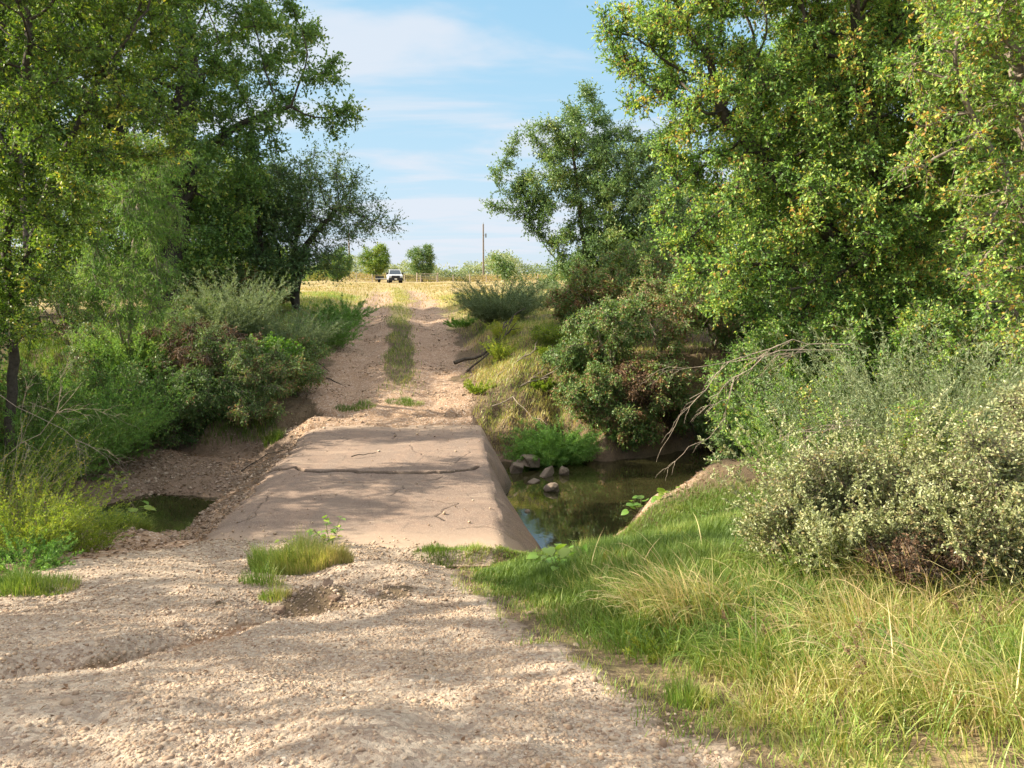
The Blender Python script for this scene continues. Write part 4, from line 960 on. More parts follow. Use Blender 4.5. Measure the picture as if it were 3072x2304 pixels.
branch('dead_branch', [at(-10, 470, 9.6), at(40, 430, 9.5), at(85, 380, 9.4)], .006, DEADWOOD, 'bare tan limb above the lime green weed bush', forks=7, fl=.5, flat=1)
branch('dead_branch', [at(0, 395, 11), at(60, 430, 10.8), at(110, 455, 10.6)], .005, DEADWOOD, 'grey twiggy limb leaning right behind the lime green weeds', forks=7, fl=.5, flat=1)
def ground_branch(pts, r, mat, label, **k):
    P = [(x, y, gz(x, y) + r * .6 + dz) for x, y, dz in pts]
    return branch(k.pop('name', 'fallen_branch'), P, r, mat, label, **k)
ground_branch([(-1.7, 23.4, .1), (-.9, 23.8, .15), (-.1, 24.4, .35)], .06, BARK, 'thick fallen limb at the foot of the dark grey shrub', forks=4, fl=.5, gen=1)
ground_branch([(-1.3, 22.9, .02), (-.7, 23.2, .15), (.1, 23.6, .4)], .035, BARK, 'thinner fallen limb curving below the thick one', forks=4, fl=.5, gen=1)
ground_branch([(-.4, 21.3, .02), (.3, 21.6, .1), (.8, 22, .2)], .03, BARK_L, 'small fallen limb on the straw coloured right verge', forks=3, fl=.4, gen=1)
ground_branch([(-6.7, 24.6, .3), (-5.9, 23.7, .12), (-5.3, 23.0, .02)], .025, BARK, 'dark crooked branch lying down the left verge', forks=2, fl=.3, gen=1)
ground_branch([(-5.2, 22.2, .03), (-4.9, 21.9, .02), (-4.5, 21.6, .02)], .02, BARK, 'short dark stick at the lower left side of the track', forks=1, fl=.3, gen=1)
ground_branch([(-5.9, 17.0, .03), (-5.4, 17.3, .12), (-4.9, 16.9, .03)], .016, BARK, 'arched stick lying on the mud left of the slab', forks=2, fl=.4, gen=1)
ground_branch([(-.5, 19.6, .03), (.0, 19.9, .12), (.5, 19.5, .08)], .022, DEADWOOD, 'pale driftwood stick on the bank right of the slab end', forks=3, fl=.5, gen=1)
ground_branch([(.2, 20.6, .05), (.9, 20.9, .25), (1.5, 20.6, .3)], .03, BARK_L, 'grey driftwood limb lying in the weeds above the pool', forks=4, fl=.5, gen=2)
branch('stick', [(-3.05, 14.85, .93), (-2.85, 15.0, .95), (-2.62, 15.15, .94)], .012, BARK, 'short dark stick lying on the slab beyond the main crack', cat='stick', forks=1, fl=.2, gen=1)

# broad leaved plants
def broad_plant(px, Y, h, n, ls, label, mat=BROAD, group=None, x=None, spread=.9, tint0=.5, nst=7):
    b = base_at(px, Y); root = empty('broadleaf_plant', b); tag(root, label, 'plant', group)
    A = []; Bn = []; P = []; ax = []
    for i in range(nst):
        a = rng.uniform(0, 6.28); t = spread * math.sqrt(rng.uniform(0.05, 1)); L = h * rng.uniform(.6, 1)
        d = np.array([math.sin(t) * math.cos(a), math.sin(t) * math.sin(a), math.cos(t)]); p = np.zeros(3)
        for j in range(4):
            q = p + d * L / 4; A.append(p); Bn.append(q); p = q; d = norm(d + np.array([d[0] * .15, d[1] * .15, -.05]))
            for _ in range(max(1, n // (nst * 4))):
                if j == 0 and rng.uniform() < .6: continue
                u = rvec(1)[0]; v = norm(u * np.array([1, 1, .3]) + d * .4)
                s = q + v * ls * .5; A.append(q); Bn.append(s); P.append(s); ax.append(norm(v + np.array([0, 0, -.35])))
    Vw, Fw = tubes(np.array(A), np.array(Bn), .004, .0025, 4)
    mesh_np('stem', Vw, Fw, STEM, root)
    P = np.array(P); ax = np.array(ax); n_ = len(P); L = ls * rng.uniform(.6, 1.15, n_)
    # heart shaped leaves of eight faces
    up = norm(np.array([[0, 0, 1.0]]) + rvec(n_) * .45); sd = norm(np.cross(ax, up)); up = norm(np.cross(sd, ax))
    prof = np.array([(0, 0, 0), (-.12, .22, .03), (.1, .44, .07), (.42, .46, .08), (.72, .28, .02), (1, 0, -.12)])
    mid = np.array([(0.1, 0, 0), (.4, 0, 0), (.7, 0, -.03)])
    pts = np.concatenate([prof, prof[1:5] * np.array([1, -1, 1]), mid])
    Vl = P[:, None] + (pts[None, :, 0:1] * ax[:, None] + pts[None, :, 1:2] * sd[:, None] + pts[None, :, 2:3] * up[:, None]) * L[:, None, None]
    tri = np.array([(0, 10, 1), (1, 10, 2), (2, 10, 11), (2, 11, 3), (3, 11, 12), (3, 12, 4), (4, 12, 5), (0, 6, 10), (6, 7, 10), (7, 11, 10), (7, 8, 11), (8, 12, 11), (8, 9, 12), (9, 5, 12)])
    Fl = (np.arange(n_)[:, None, None] * 13 + tri[None]).reshape(-1, 3)
    mesh_np('foliage', Vl.reshape(-1, 3), Fl, mat, root, tint=np.repeat(np.clip(tint0 + rng.normal(size=n_) * .2, 0, 1), 13), smooth=True)
    return root
broad_plant(122, 12.6, .85, 44, .17, 'bright broad leaved plant growing by the left puddle', tint0=.7, nst=6)
broad_plant(330, 9.55, .42, 70, .07, 'small dark green broad leaved seedling behind the central tuft', mat=OAK_DARK, tint0=.7, spread=.6)
broad_plant(292, 9.6, .25, 24, .06, 'tiny broad leaved seedling at the left back of the central tuft', mat=OAK_DARK, tint0=.75, spread=.7, nst=4)
broad_plant(560, 7.15, .42, 46, .12, 'broad leaved plant with big pale leaves at the gravel edge', tint0=.7, nst=8, spread=1.1)
broad_plant(590, 7.5, .36, 30, .11, 'second broad leaved plant just behind the one at the gravel edge', tint0=.45, nst=6, spread=1.1)
broad_plant(640, 12.4, .35, 16, .14, 'low broad leaved sprout on the pool shore', tint0=.4, nst=4, spread=1.0)
broad_plant(662, 12.0, .3, 8, .14, 'single bright broad leaf sprout above the bare bank', tint0=.8, nst=3, spread=.9)
broad_plant(708, 10.2, .3, 8, .05, 'spindly little plant in the green grass', mat=FEATHER, tint0=.5, nst=3)
# pinnate leaf sprays that stand out in front of the elm
def pinnate(p0, p1, label, n=9):
    p0, p1 = np.array(p0), np.array(p1); t = np.linspace(.1, 1, n)[:, None]; c = p0 + (p1 - p0) * t; c[:, 2] -= .06 * t[:, 0] ** 2
    d = norm((p1 - p0)[None]).repeat(n, 0); s = norm(np.cross(d, np.array([[.2, -.5, .8]])))
    P = np.concatenate([c, c]); ax = np.concatenate([norm(d * .5 + s), norm(d * .5 - s)])
    Vl, Fl = leaf_arrays(P, ax, .07, .035, .15, np.tile(norm(np.array([[0, -.6, .7]])), (2 * n, 1)))
    root = empty('leaf_spray', p0); tag(root, label, 'leaf spray', 'leaf sprays in front of the elm')
    mesh_np('foliage', Vl - p0, Fl, BROAD, root, tint=np.full(len(Vl), .55))
    Vw, Fw = tubes(np.array([p0]), np.array([c[-1]]), .003, .002, 4); mesh_np('stem', Vw - p0, Fw, STEM, root)
pinnate(at(730, 262, 8.6), at(692, 208, 8.6), 'upright pinnate leaf spray at the left edge of the elm')
pinnate(at(735, 262, 8.6), at(678, 254, 8.5), 'drooping pinnate leaf spray below the upright one')
# ------------------------------------------------------------------ grass
def blades(P, H, Wd, lean, bend, seg=3):
    """arching blades: P (n,3), lean (n,2) direction of the arch, bend 0..1.5"""
    n = len(P); H = np.asarray(H)[:, None]; t = np.linspace(0, 1, seg + 1)
    lx = norm(np.concatenate([lean, np.zeros((n, 1))], 1)); b = np.asarray(bend)[:, None]
    pts = []
    for tt in t:
        ang = b * tt
        # arc: integrate
        up = np.where(b > .05, np.sin(ang) / np.maximum(b, .05), tt); out_ = np.where(b > .05, (1 - np.cos(ang)) / np.maximum(b, .05), 0)
        pts.append(P + np.array([[0, 0, 1]]) * up * H + lx * (out_ + .12 * tt) * H)
    side = norm(np.stack([-lx[:, 1], lx[:, 0], np.zeros(n)], 1) + rvec(n) * .5)
    w = np.asarray(Wd)[:, None] * .5
    rows = []
    for i, tt in enumerate(t[:-1]):
        k = (1 - tt ** 2 * .7); rows += [pts[i] - side * w * k, pts[i] + side * w * k]
    rows.append(pts[-1])
    Vv = np.stack(rows, 1); m = Vv.shape[1]
    tri = []
    for i in range(seg - 1): a = 2 * i; tri += [(a, a + 1, a + 3), (a, a + 3, a + 2)]
    a = 2 * (seg - 1); tri.append((a, a + 1, a + 2))
    Ff = (np.arange(n)[:, None, None] * m + np.array(tri)[None]).reshape(-1, 3)
    return Vv.reshape(-1, 3), Ff, m

def scatter(n, x0, x1, y0, y1, dens):
    x = rng.uniform(x0, x1, n); y = rng.uniform(y0, y1, n)
    k = rng.uniform(size=n) < np.clip(dens(x, y), 0, 1)
    return x[k], y[k]
def tufty(x, y, n_t, r):
    """pull points into tufts"""
    k = len(x)
    if k == 0: return x, y, np.zeros((0, 2))
    c = rng.integers(0, k, max(1, k // n_t)); cx_, cy_ = x[c], y[c]
    j = rng.integers(0, len(c), k); a = rng.uniform(0, 6.28, k); q = r * np.sqrt(rng.uniform(0, 1, k))
    return cx_[j] + np.cos(a) * q, cy_[j] + np.sin(a) * q, np.stack([np.cos(a), np.sin(a)], 1) * (q / r)[:, None]
def grass_field(name, x, y, hf, w, mat, label, lean0=(0.2, -.2), bend=(.3, 1.2), tint=(.4, .2), off=None, seg=3, cat='grass', kind='stuff', leanw=.6, tintf=None):
    z = ground_z(x, y) - .01; n = len(x)
    P = np.stack([x, y, z], 1)
    l = np.array(lean0)[None] + rng.normal(size=(n, 2)) * leanw + (0 if off is None else off * 1.2)
    H = hf * rng.uniform(.45, 1.1, n) if not callable(hf) else hf(x, y) * rng.uniform(.45, 1.1, n)
    Vv, Ff, m = blades(P, H, w * rng.uniform(.6, 1.2, n), l, rng.uniform(*bend, n), seg)
    tn = tint[0] + .22 * W_med(x, y) + rng.normal(size=n) * tint[1]
    if tintf is not None: tn = tn + tintf(x, y)
    o = mesh_np(name, Vv, Ff, mat, tint=np.repeat(np.clip(tn, 0, 1), m))
    return tag(o, label, cat, kind=kind)
def gap(x, y): return np.maximum(x - edge_r(y), edge_l(y) - x)

# near right: green grass mound by the pool
def d_green(x, y):
    o = x - edge_r(y) + .15 * W_med(x, y)
    bare = np.clip(1.6 - np.hypot((x - 1.9) / 1.1, (y - 12.6) / 1.0), 0, 1)
    shore = ground_z(x, y, False) > .12
    m1 = np.exp(-(np.maximum(np.hypot((x - 1.75) / 1.85, (y - 8.5) / 3.0) - 1, 0) / .18) ** 2)
    return m1 * (o > .12) * (1 - bare) * shore
x, y = scatter(260000, -.4, 4.4, 5.2, 13, d_green)
grass_field('grass', x, y, lambda x, y: (.08 + .15 * sstep((gap(x, y) - .2) / .9)) * (1 - .6 * sstep((y - 8.9) / 1.3)), .0065, GRASS_G, 'fine bright green grass on the mound beside the pool', bend=(.2, 1.1), tint=(.42, .16), leanw=.9)
x, y = scatter(70000, -.6, 4.2, 1.8, 10.3, lambda x, y: (x - edge_r(y) > -.12 + .12 * W_med(x, y)) * np.clip(1.2 - (x - edge_r(y)) / 1.0, 0, 1) * (.5 + .5 * W_small(x, y)))
grass_field('short_grass', x, y, .075, .006, GRASS_Y, 'short worn grass between the gravel and the green mound', tint=(.42, .25), leanw=1.2)
# near right: straw bunch grass
def d_straw(x, y):
    o = x - edge_r(y) + .15 * W_med(x, y) + .1 * W_small(x, y)
    return sstep((o - .02) / .45) * sstep((8.0 - y) / .8) * np.where((x < 2.5) & (y > 5.7), .1, 1)
x, y = scatter(80000, .2, 7.0, 1.6, 8.2, d_straw)
xt, yt, off = tufty(x, y, 90, .2)
k = gap(xt, yt) > 0; xt, yt, off = xt[k], yt[k], off[k]
grass_field('straw_grass', xt, yt, lambda x, y: .12 + .16 * sstep((gap(x, y) - .1) / .8), .0055, GRASS_Y, 'tufted straw coloured grass mixed with green along the near right bank', lean0=(-.5, -.35), bend=(.5, 1.9), tint=(.5, .2), off=off, seg=4, tintf=lambda x, y: .25 * W_med(x * .6 + 5, y * .6))
x, y = scatter(46000, .2, 7.0, 1.6, 8.2, lambda x, y: d_straw(x, y) * (W_med(x * .8 + 3, y * .8) > -.15))
grass_field('grass', x, y, lambda x, y: .1 + .16 * sstep((gap(x, y) - .1) / .8), .0065, GRASS_G, 'green blades growing through the straw grass on the near right', lean0=(-.2, -.2), bend=(.3, 1.4), tint=(.65, .2), seg=3)
x, y = scatter(5200, .6, 6.5, 1.8, 7.6, lambda x, y: d_straw(x, y) * sstep((gap(x, y) - .5) / .6))
grass_field('long_grass', x, y, .55, .007, GRASS_Y, 'long arching dry blades standing over the near right grass', lean0=(-.7, -.3), bend=(.9, 2.2), tint=(.7, .15), seg=5)

# centre strip and verges of the far track, dry field beyond
def d_strip(x, y):
    dx = x - road_cx(y) - .05 - .22 * W_med(y * .35, 3 + x * .1)
    return np.exp(-(dx / (.46)) ** 4) * sstep((y - 20.0) / 1.2) * (.5 + .5 * sstep((y - 21.5) / 2)) * (.85 + .35 * W_med(x, y)) * sstep((75 - y) / 20)
x, y = scatter(95000, -9.5, -2.2, 18.8, 62, lambda x, y: d_strip(x, y) * np.clip(26 / y, .3, 1) ** 1.5)
grass_field('strip_grass', x, y, .17, .013, GRASS_G, 'green grass strip between the two wheel ruts', tint=(.66, .22), leanw=.9, tintf=lambda x, y: .2 * sstep((y - 30) / 12))
def d_verge(x, y):
    o = gap(x, y) + .2 * W_med(x, y)
    return sstep((o - .05) / .7) * sstep((y - 18.8) / 1) * (ground_z(x, y, False) > .5)
x, y = scatter(240000, -16, 9, 18.3, 46, lambda x, y: d_verge(x, y) * np.exp(-np.maximum(gap(x, y) - 2.5, 0) / 3) * np.clip(24 / y, .3, 1))
grass_field('verge_grass', x, y, .2, .012, GRASS_Y, 'dry and green grass on the banks along the far track', tint=(.38, .25), leanw=.9, tintf=lambda x, y: .22 * sstep((x - road_cx(y)) / 2) - .1)
def d_field(x, y): return (.35 + .65 * sstep((W_med(x * .35, y * .35) + .3))) * np.where(np.abs(gap(x, y) + 1) < 1.0, .5, 1)
x, y = scatter(95000, -34, 14, 36, 108, lambda x, y: d_field(x, y) * np.clip(45 / y, .3, 1) * sstep((y - 33) / 10))
grass_field('field_grass', x, y, .2, .03, GRASS_F, 'dry yellow grass of the open field', tint=(.55, .2), leanw=.9, seg=2)
x, y = scatter(17000, -1.6, 3.2, 18.1, 23.5, lambda x, y: (gap(x, y) > .1 + .2 * W_med(x, y)) * (.75 + .4 * W_med(x * .8 + 2, y)) * (ground_z(x, y, False) > .15))
grass_field('verge_grass', x, y, .15, .012, GRASS_Y, 'straw and green grass on the bank between the track and the pool', tint=(.72, .22), leanw=.9, lean0=(.3, -.5))
# left: banks, shoulder of the creek
def d_left(x, y):
    o = edge_l(y) - x + .3 * W_med(x, y)
    bank = sstep((o - .8) / .8) * sstep((12.2 - y) / 1.4) * sstep((y - 4.5) / 2)
    return bank * (.35 + .5 * W_med(x + 9, y)) * (1 - .8 * sstep((y - 10) / 1) * sstep((x + 7.5) / 1)) + .5 * np.exp(-(((x + 5.9) / .55) ** 2 + ((y - 11.6) / .7) ** 2))
x, y = scatter(60000, -14, -4.2, 5, 13, d_left)
grass_field('bank_grass', x, y, .16, .006, GRASS_Y, 'mixed dry and green grass on the near left bank', tint=(.3, .25), leanw=1.1)
x, y = scatter(80000, -14, -4.4, 18.0, 23, lambda x, y: (gap(x, y) > .5) * (.45 + .5 * W_med(x, y)) * (ground_z(x, y, False) > .35))
grass_field('bank_grass', x, y, .26, .011, GRASS_G, 'shaded green grass at the foot of the far left bank', tint=(.3, .2), leanw=1.0, lean0=(.2, -.7))

# separate tufts on the gravel
def tuft(px, Y, r, ry, n, h, mat, tint, label, w=.006, bend=(.1, .9)):
    b = base_at(px, Y); a = rng.uniform(0, 6.28, n); q = np.sqrt(rng.uniform(0, 1, n))
    x = b[0] + np.cos(a) * q * r; y = b[1] + np.sin(a) * q * ry; z = ground_z(x, y) - .01
    P = np.stack([x, y, z], 1)
    H = h * rng.uniform(.5, 1.15, n) * (1 - .45 * q ** 2) * (1 + .35 * W_small(x * 1.5, y * 1.5))
    l = np.stack([np.cos(a), np.sin(a)], 1) * q[:, None] + rng.normal(size=(n, 2)) * .5
    Vv, Ff, m = blades(P, H, w * rng.uniform(.6, 1.2, n), l, rng.uniform(*bend, n), 3)
    o = mesh_np('grass_tuft', Vv - np.array(b), Ff, mat, tint=np.repeat(np.clip(tint + rng.normal(size=n) * .16 + .3 * (np.cos(a) * q), 0, 1), m))
    o.location = b; tag(o, label, 'grass tuft', 'grass tufts on the gravel')
tuft(302, 8.1, .54, .34, 6000, .3, GRASS_Y, .5, 'large yellow green grass tuft in the middle of the gravel before the slab')
tuft(275, 6.55, .14, .1, 420, .15, GRASS_Y, .45, 'small sparse grass tuft beside the bare dirt pit', w=.005)
tuft(262, 7.2, .22, .12, 260, .26, GRASS_Y, .2, 'thin pale grass tuft between the large tuft and the dirt pit', w=.006)
tuft(690, 3.75, .12, .1, 420, .2, GRASS_Y, .35, 'small green tuft on the gravel at the lower right edge of the road', w=.005)
tuft(632, 5.05, .16, .13, 700, .2, GRASS_G, .6, 'green tuft where gravel meets the straw grass', w=.006)
tuft(452, 9.4, .5, .25, 2400, .1, GRASS_G, .6, 'low green tuft at the near right corner of the slab', w=.006)
tuft(355, 19.5, .55, .35, 900, .14, GRASS_G, .35, 'low green tuft in the track just beyond the slab', w=.009)
tuft(405, 19.8, .5, .3, 800, .13, GRASS_G, .4, 'second low green tuft beyond the slab, right of the first', w=.009)
tuft(118, 11.2, .45, .4, 2600, .34, GRASS_G, .5, 'arching green tuft on the bank beside the left puddle', w=.008, bend=(.6, 1.8))
tuft(24, 7.1, .5, .35, 2600, .16, GRASS_G, .55, 'low green tuft at the left edge below the lime weeds', w=.006)

def straw_clump(px, Y, r, n, h, tint, lean, label, mat=None, w=.0055):
    b = base_at(px, Y); n = int(n * .5); r *= 1.7; a = rng.uniform(0, 6.28, n); q = rng.uniform(0, 1, n) ** .7
    x = b[0] + np.cos(a) * q * r; y = b[1] + np.sin(a) * q * r; P = np.stack([x, y, ground_z(x, y) - .01], 1)
    l = np.array(lean)[None] + np.stack([np.cos(a), np.sin(a)], 1) * q[:, None] * .6 + rng.normal(size=(n, 2)) * .5
    Vv, Ff, m = blades(P, h * rng.uniform(.3, 1.1, n), w * 1.3 * rng.uniform(.5, 1.3, n), l, rng.uniform(.4, 2.2, n), 5)
    o = mesh_np('grass_clump', Vv - np.array(b), Ff, mat or GRASS_Y, tint=np.repeat(np.clip(tint + rng.normal(size=n) * .24, 0, 1), m))
    o.location = b; tag(o, label, 'grass clump', 'drooping grass clumps on the near right bank')
for px, Y, r, n, h, t, ln, lab in (
    (690, 5.3, .26, 1500, .5, .85, (-1, -.3), 'straw coloured grass clump flopping toward the gravel'),
    (815, 5.9, .22, 1100, .62, .25, (-1, -.1), 'green arching clump at the foot of the silvery bush'),
    (860, 4.6, .3, 1500, .5, .8, (-.9, -.4), 'straw clump in the middle of the near right grass'),
    (960, 3.5, .24, 1300, .42, .66, (-1, -.2), 'pale straw clump in the lower right corner'),
    (760, 4.2, .22, 1200, .34, .2, (-.6, -.6), 'fresh green clump among the straw'),
    (900, 5.6, .24, 1200, .5, .5, (-1, -.2), 'mixed green and straw clump under the brown dead leaves')):
    straw_clump(px, Y, r, n, h, t, ln, lab)

# ------------------------------------------------------------------ stones and litter
ICO_V = None
def ico():
    t = (1 + 5 ** .5) / 2
    v = norm(np.array([(-1, t, 0), (1, t, 0), (-1, -t, 0), (1, -t, 0), (0, -1, t), (0, 1, t), (0, -1, -t), (0, 1, -t), (t, 0, -1), (t, 0, 1), (-t, 0, -1), (-t, 0, 1)], float))
    f = np.array([(0, 11, 5), (0, 5, 1), (0, 1, 7), (0, 7, 10), (0, 10, 11), (1, 5, 9), (5, 11, 4), (11, 10, 2), (10, 7, 6), (7, 1, 8), (3, 9, 4), (3, 4, 2), (3, 2, 6), (3, 6, 8), (3, 8, 9), (4, 9, 5), (2, 4, 11), (6, 2, 10), (8, 6, 7), (9, 8, 1)])
    return v, f
IV, IF = ico()
OV = np.array([(1, 0, 0), (-1, 0, 0), (0, 1, 0), (0, -1, 0), (0, 0, 1), (0, 0, -1)], float)
OF = np.array([(0, 2, 4), (2, 1, 4), (1, 3, 4), (3, 0, 4), (2, 0, 5), (1, 2, 5), (3, 1, 5), (0, 3, 5)])
def stones(name, x, y, size, mat, label, full=True, sink=.25, flat=.65, z=None, tint=None):
    n = len(x); bv, bf = (IV, IF) if full else (OV, OF)
    S = size * np.exp(rng.normal(size=n) * .5); S = np.minimum(S, size * 3)
    sc = np.stack([S * rng.uniform(.7, 1.25, n), S * rng.uniform(.6, 1.0, n), S * rng.uniform(flat * .6, flat * 1.2, n)], 1)
    v = bv[None] * (1 + rng.normal(size=(n, len(bv), 1)) * .16) * sc[:, None]
    a = rng.uniform(0, 6.28, n); b = rng.normal(size=n) * .35; ca, sa, cb, sb = np.cos(a), np.sin(a), np.cos(b), np.sin(b)
    X = v[..., 0] * cb[:, None] + v[..., 2] * sb[:, None]; Z = -v[..., 0] * sb[:, None] + v[..., 2] * cb[:, None]; Y = v[..., 1]
    v = np.stack([X * ca[:, None] - Y * sa[:, None], X * sa[:, None] + Y * ca[:, None], Z], -1)
    z = ground_z(x, y) if z is None else z
    v = v + np.stack([x, y, z + sc[:, 2] * (1 - 2 * sink) * .6], -1)[:, None]
    Ff = (np.arange(n)[:, None, None] * len(bv) + bf[None]).reshape(-1, 3)
    tn = rng.uniform(0, 1, n) if tint is None else tint
    o = mesh_np(name, v.reshape(-1, 3), Ff, mat, tint=np.repeat(tn, len(bv)))
    return tag(o, label, name.replace('_', ' '), kind='stuff')
def in_gravel(x, y):
    inr = sstep(-(gap(x, y) + .12 * W_med(x, y) - .1) / .35) * sstep((lip_y(x) + .15 - y) / .2)
    pit = np.clip(1.2 - np.hypot((x + 1.6) / .6, (y - 6.5) / .35) + .5 * W_small(x, y), 0, 1)
    ld = np.exp(-(((x + 4.7) / 1.5) ** 2 + ((y - 8.5) / 1.9) ** 2))
    return inr * (1 - .8 * pit) * (1 - .65 * wheel_path(x, y)) * (1 - .7 * ld) * (.55 + .35 * sstep(W_med(x * 1.3, y * 1.3) + .5))
x, y = scatter(115000, -5.5, 2.2, 2.3, 6.2, in_gravel)
stones('gravel', x, y, .0074, GRAVEL, 'loose cream crushed stone on the near road', sink=.6)
x, y = scatter(70000, -8, 1.5, 6.0, 10.3, lambda x, y: in_gravel(x, y) * .8)
stones('gravel', x, y, .0095, GRAVEL, 'loose crushed stone farther up, before the slab', full=False)
x, y = scatter(26000, -9, 1, 18.0, 38, lambda x, y: (gap(x, y) < .3) * (.4 + .5 * W_med(x, y)) * (np.abs(x - road_cx(y)) > .35) * np.clip(22 / y, .3, 1))
stones('track_gravel', x, y, .02, GRAVEL, 'scattered pale stones on the dirt track beyond the slab', full=False, tint=rng.uniform(0, .7, len(x)))
x, y = scatter(26000, -9.5, -4.0, 10.5, 18.6, lambda x, y: (gap(x, y) > .05) * (.45 + .5 * W_med(x * 1.2, y * 1.2)) * (ground_z(x, y, False) > -.05))
stones('bed_stones', x, y, .022, BEDSTONE, 'dark pebbles and bark litter on the mud left of the slab', full=False, flat=.5)
x, y = scatter(9000, -4.6, 0, 9.8, 18.2, lambda x, y: (x > slab_l(y) + .05) * (x < slab_r(y)) * (.02 + .5 * np.exp(-np.maximum(y - lip_y(x), 0) / .22) * (y > lip_y(x)) + .3 * sstep((y - 17.3) / .7) + .12 * sstep((slab_l(y) + .4 - x) / .3)))
stones('slab_grit', x, y, .013, GRAVEL, 'grit and pebbles strewn over both ends of the slab', full=False, z=road_z(y) + .012)
x, y = scatter(1500, -6, 1.6, 2.5, 10, lambda x, y: (gap(x, y) < .25) * (.25 + .75 * sstep((gap(x, y) + .5) / .4)))
stones('coarse_gravel', x, y, .0115, GRAVEL, 'scattered larger stones, thickest along the road edge', tint=rng.uniform(0, .8, len(x)))
x, y = scatter(1600, -2.5, -.7, 5.8, 7.1, lambda x, y: np.clip(1.3 - np.hypot((x + 1.6) / .8, (y - 6.5) / .5), 0, 1))
stones('dirt_crumbs', x, y, .0095, BEDSTONE, 'crumbled brown dirt around the washed out pit', flat=.9)
x, y = scatter(700, -6, 1.0, 2.8, 10, lambda x, y: (gap(x, y) < .1) * .5)
litter_args = (x, y)
# leaf litter on the shaded dirt
def litter(x, y, z, size, label):
    n = len(x); P = np.stack([x, y, z + .006], 1); ax = norm(rvec(n) * np.array([1, 1, .15]))
    Vl, Fl = leaf_arrays(P, ax, size * rng.uniform(.5, 1.2, n), size * .5 * rng.uniform(.6, 1.2, n), .4, norm(rvec(n) * .5 + np.array([0, 0, 1])))
    o = mesh_np('leaf_litter', Vl, Fl, DEADLEAF, tint=np.repeat(rng.uniform(0, 1, n), 4)); tag(o, label, 'leaf litter', kind='stuff')
x, y = scatter(30000, -12, 4.5, 8, 23, lambda x, y: (gap(x, y) > -.2) * (ground_z(x, y, False) > .05) * .8)
litter(x, y, ground_z(x, y), .07, 'brown fallen leaves on the shaded banks')
x, y = scatter(420, -4.5, -.8, 10.8, 17.8, lambda x, y: (x > slab_l(y) + .1) * (.15 + .85 * sstep((slab_l(y) + .9 - x) / .5) + .5 * sstep((y - 16.8) / .5)))
litter(x, y, road_z(y) + .02, .045, 'few fallen leaves lying on the slab')

litter(*litter_args, ground_z(*litter_args) + .012, .04, 'few dry leaves and bark bits on the gravel')
# countable rocks
def rock(x, y, z, s, label, angular=True, rot=0., seed=0, mat=None, group='rocks in the pool beside the slab'):
    import bmesh
    r = np.random.default_rng(seed); bm = bmesh.new()
    if angular:
        bmesh.ops.create_cube(bm, size=1)
        for v in bm.verts: v.co += Vector(r.normal(size=3) * .09)
        bmesh.ops.bevel(bm, geom=bm.edges[:], offset=.07, segments=2, affect='EDGES')
    else:
        bmesh.ops.create_icosphere(bm, subdivisions=2, radius=.55)
        for v in bm.verts: v.co *= 1 + r.normal() * .05 + .12 * math.sin(v.co.x * 5 + seed) + .1 * math.sin(v.co.z * 7 + seed)
    for v in bm.verts: v.co = Vector((v.co.x * s[0], v.co.y * s[1], v.co.z * s[2]))
    me = bpy.data.meshes.new('rock'); bm.to_mesh(me); bm.free(); me.materials.append(mat or ROCK)
    o = bpy.data.objects.new('rock', me); COL.objects.link(o); o.location = (x, y, z); o.rotation_euler = (r.normal() * .25 + .15, r.normal() * .25, rot)
    return tag(o, label, 'rock', group)
m, nt = new_mat('rock'); ROCK = m
n1 = noise(nt, 5, 5, .65); n2 = noise(nt, 30, 4, .6)
c = mixc(nt, mrange(nt, n1, .35, .65), (.2, .155, .12), (.12, .095, .07)); c = mixc(nt, mrange(nt, n2, .5, .75, 0, .6), c, (.28, .23, .18))
finish(nt, pbsdf(nt, c, .85, bump(nt, n2, .02, .8), .3))
rock(.38, 17.6, .2, (.42, .36, .2), 'large tilted flat rock leaning against the far end of the slab flank', seed=3, rot=.6)
rock(.12, 17.3, .1, (.28, .25, .2), 'rock wedged between the slab flank and the tilted flat rock', seed=5, rot=.2)
rock(.75, 17.0, .02, (.4, .22, .13), 'low dark rock awash below the tilted flat rock', seed=6, rot=1.0)
rock(1.15, 17.1, .06, (.22, .2, .25), 'upright pointed rock farthest right in the pool', seed=8, rot=.3, angular=False)
rock(.45, 16.45, -.02, (.24, .2, .1), 'small dark rock just breaking the water near the slab', seed=9, rot=.9)
rock(.8, 15.8, .03, (.28, .25, .24), 'rounded tan rock standing alone in the blue reflection', seed=11, angular=False)
rock(.28, 14.35, .0, (.1, .1, .07), 'tiny dark stone in the middle of the blue reflection', seed=12, angular=False)
GG = 'larger stones on the gravel'
for i, (px, Y, s, lab) in enumerate([(211, 7.6, .055, 'dark stone left of the large tuft'), (192, 8.6, .06, 'grey stone on the gravel below the slab edge'), (388, 4.05, .028, 'dark pebble in the lower middle of the gravel'),
                                     (224, 3.6, .035, 'brown stone at the lower left of the gravel'), (104, 3.4, .03, 'red brown stone near the bottom left corner'), (496, 6.4, .03, 'pale stone near the right gravel edge')]):
    b = base_at(px, Y); rock(b[0], b[1], b[2] + s * .5, (s * 1.3, s, s), lab, seed=20 + i, rot=i, group=GG, angular=i % 2 == 0)
CLOD = wood_mat('dry_clod', (.14, .095, .065), (.28, .2, .15), 30)
GC = 'clods in the dirt pit'
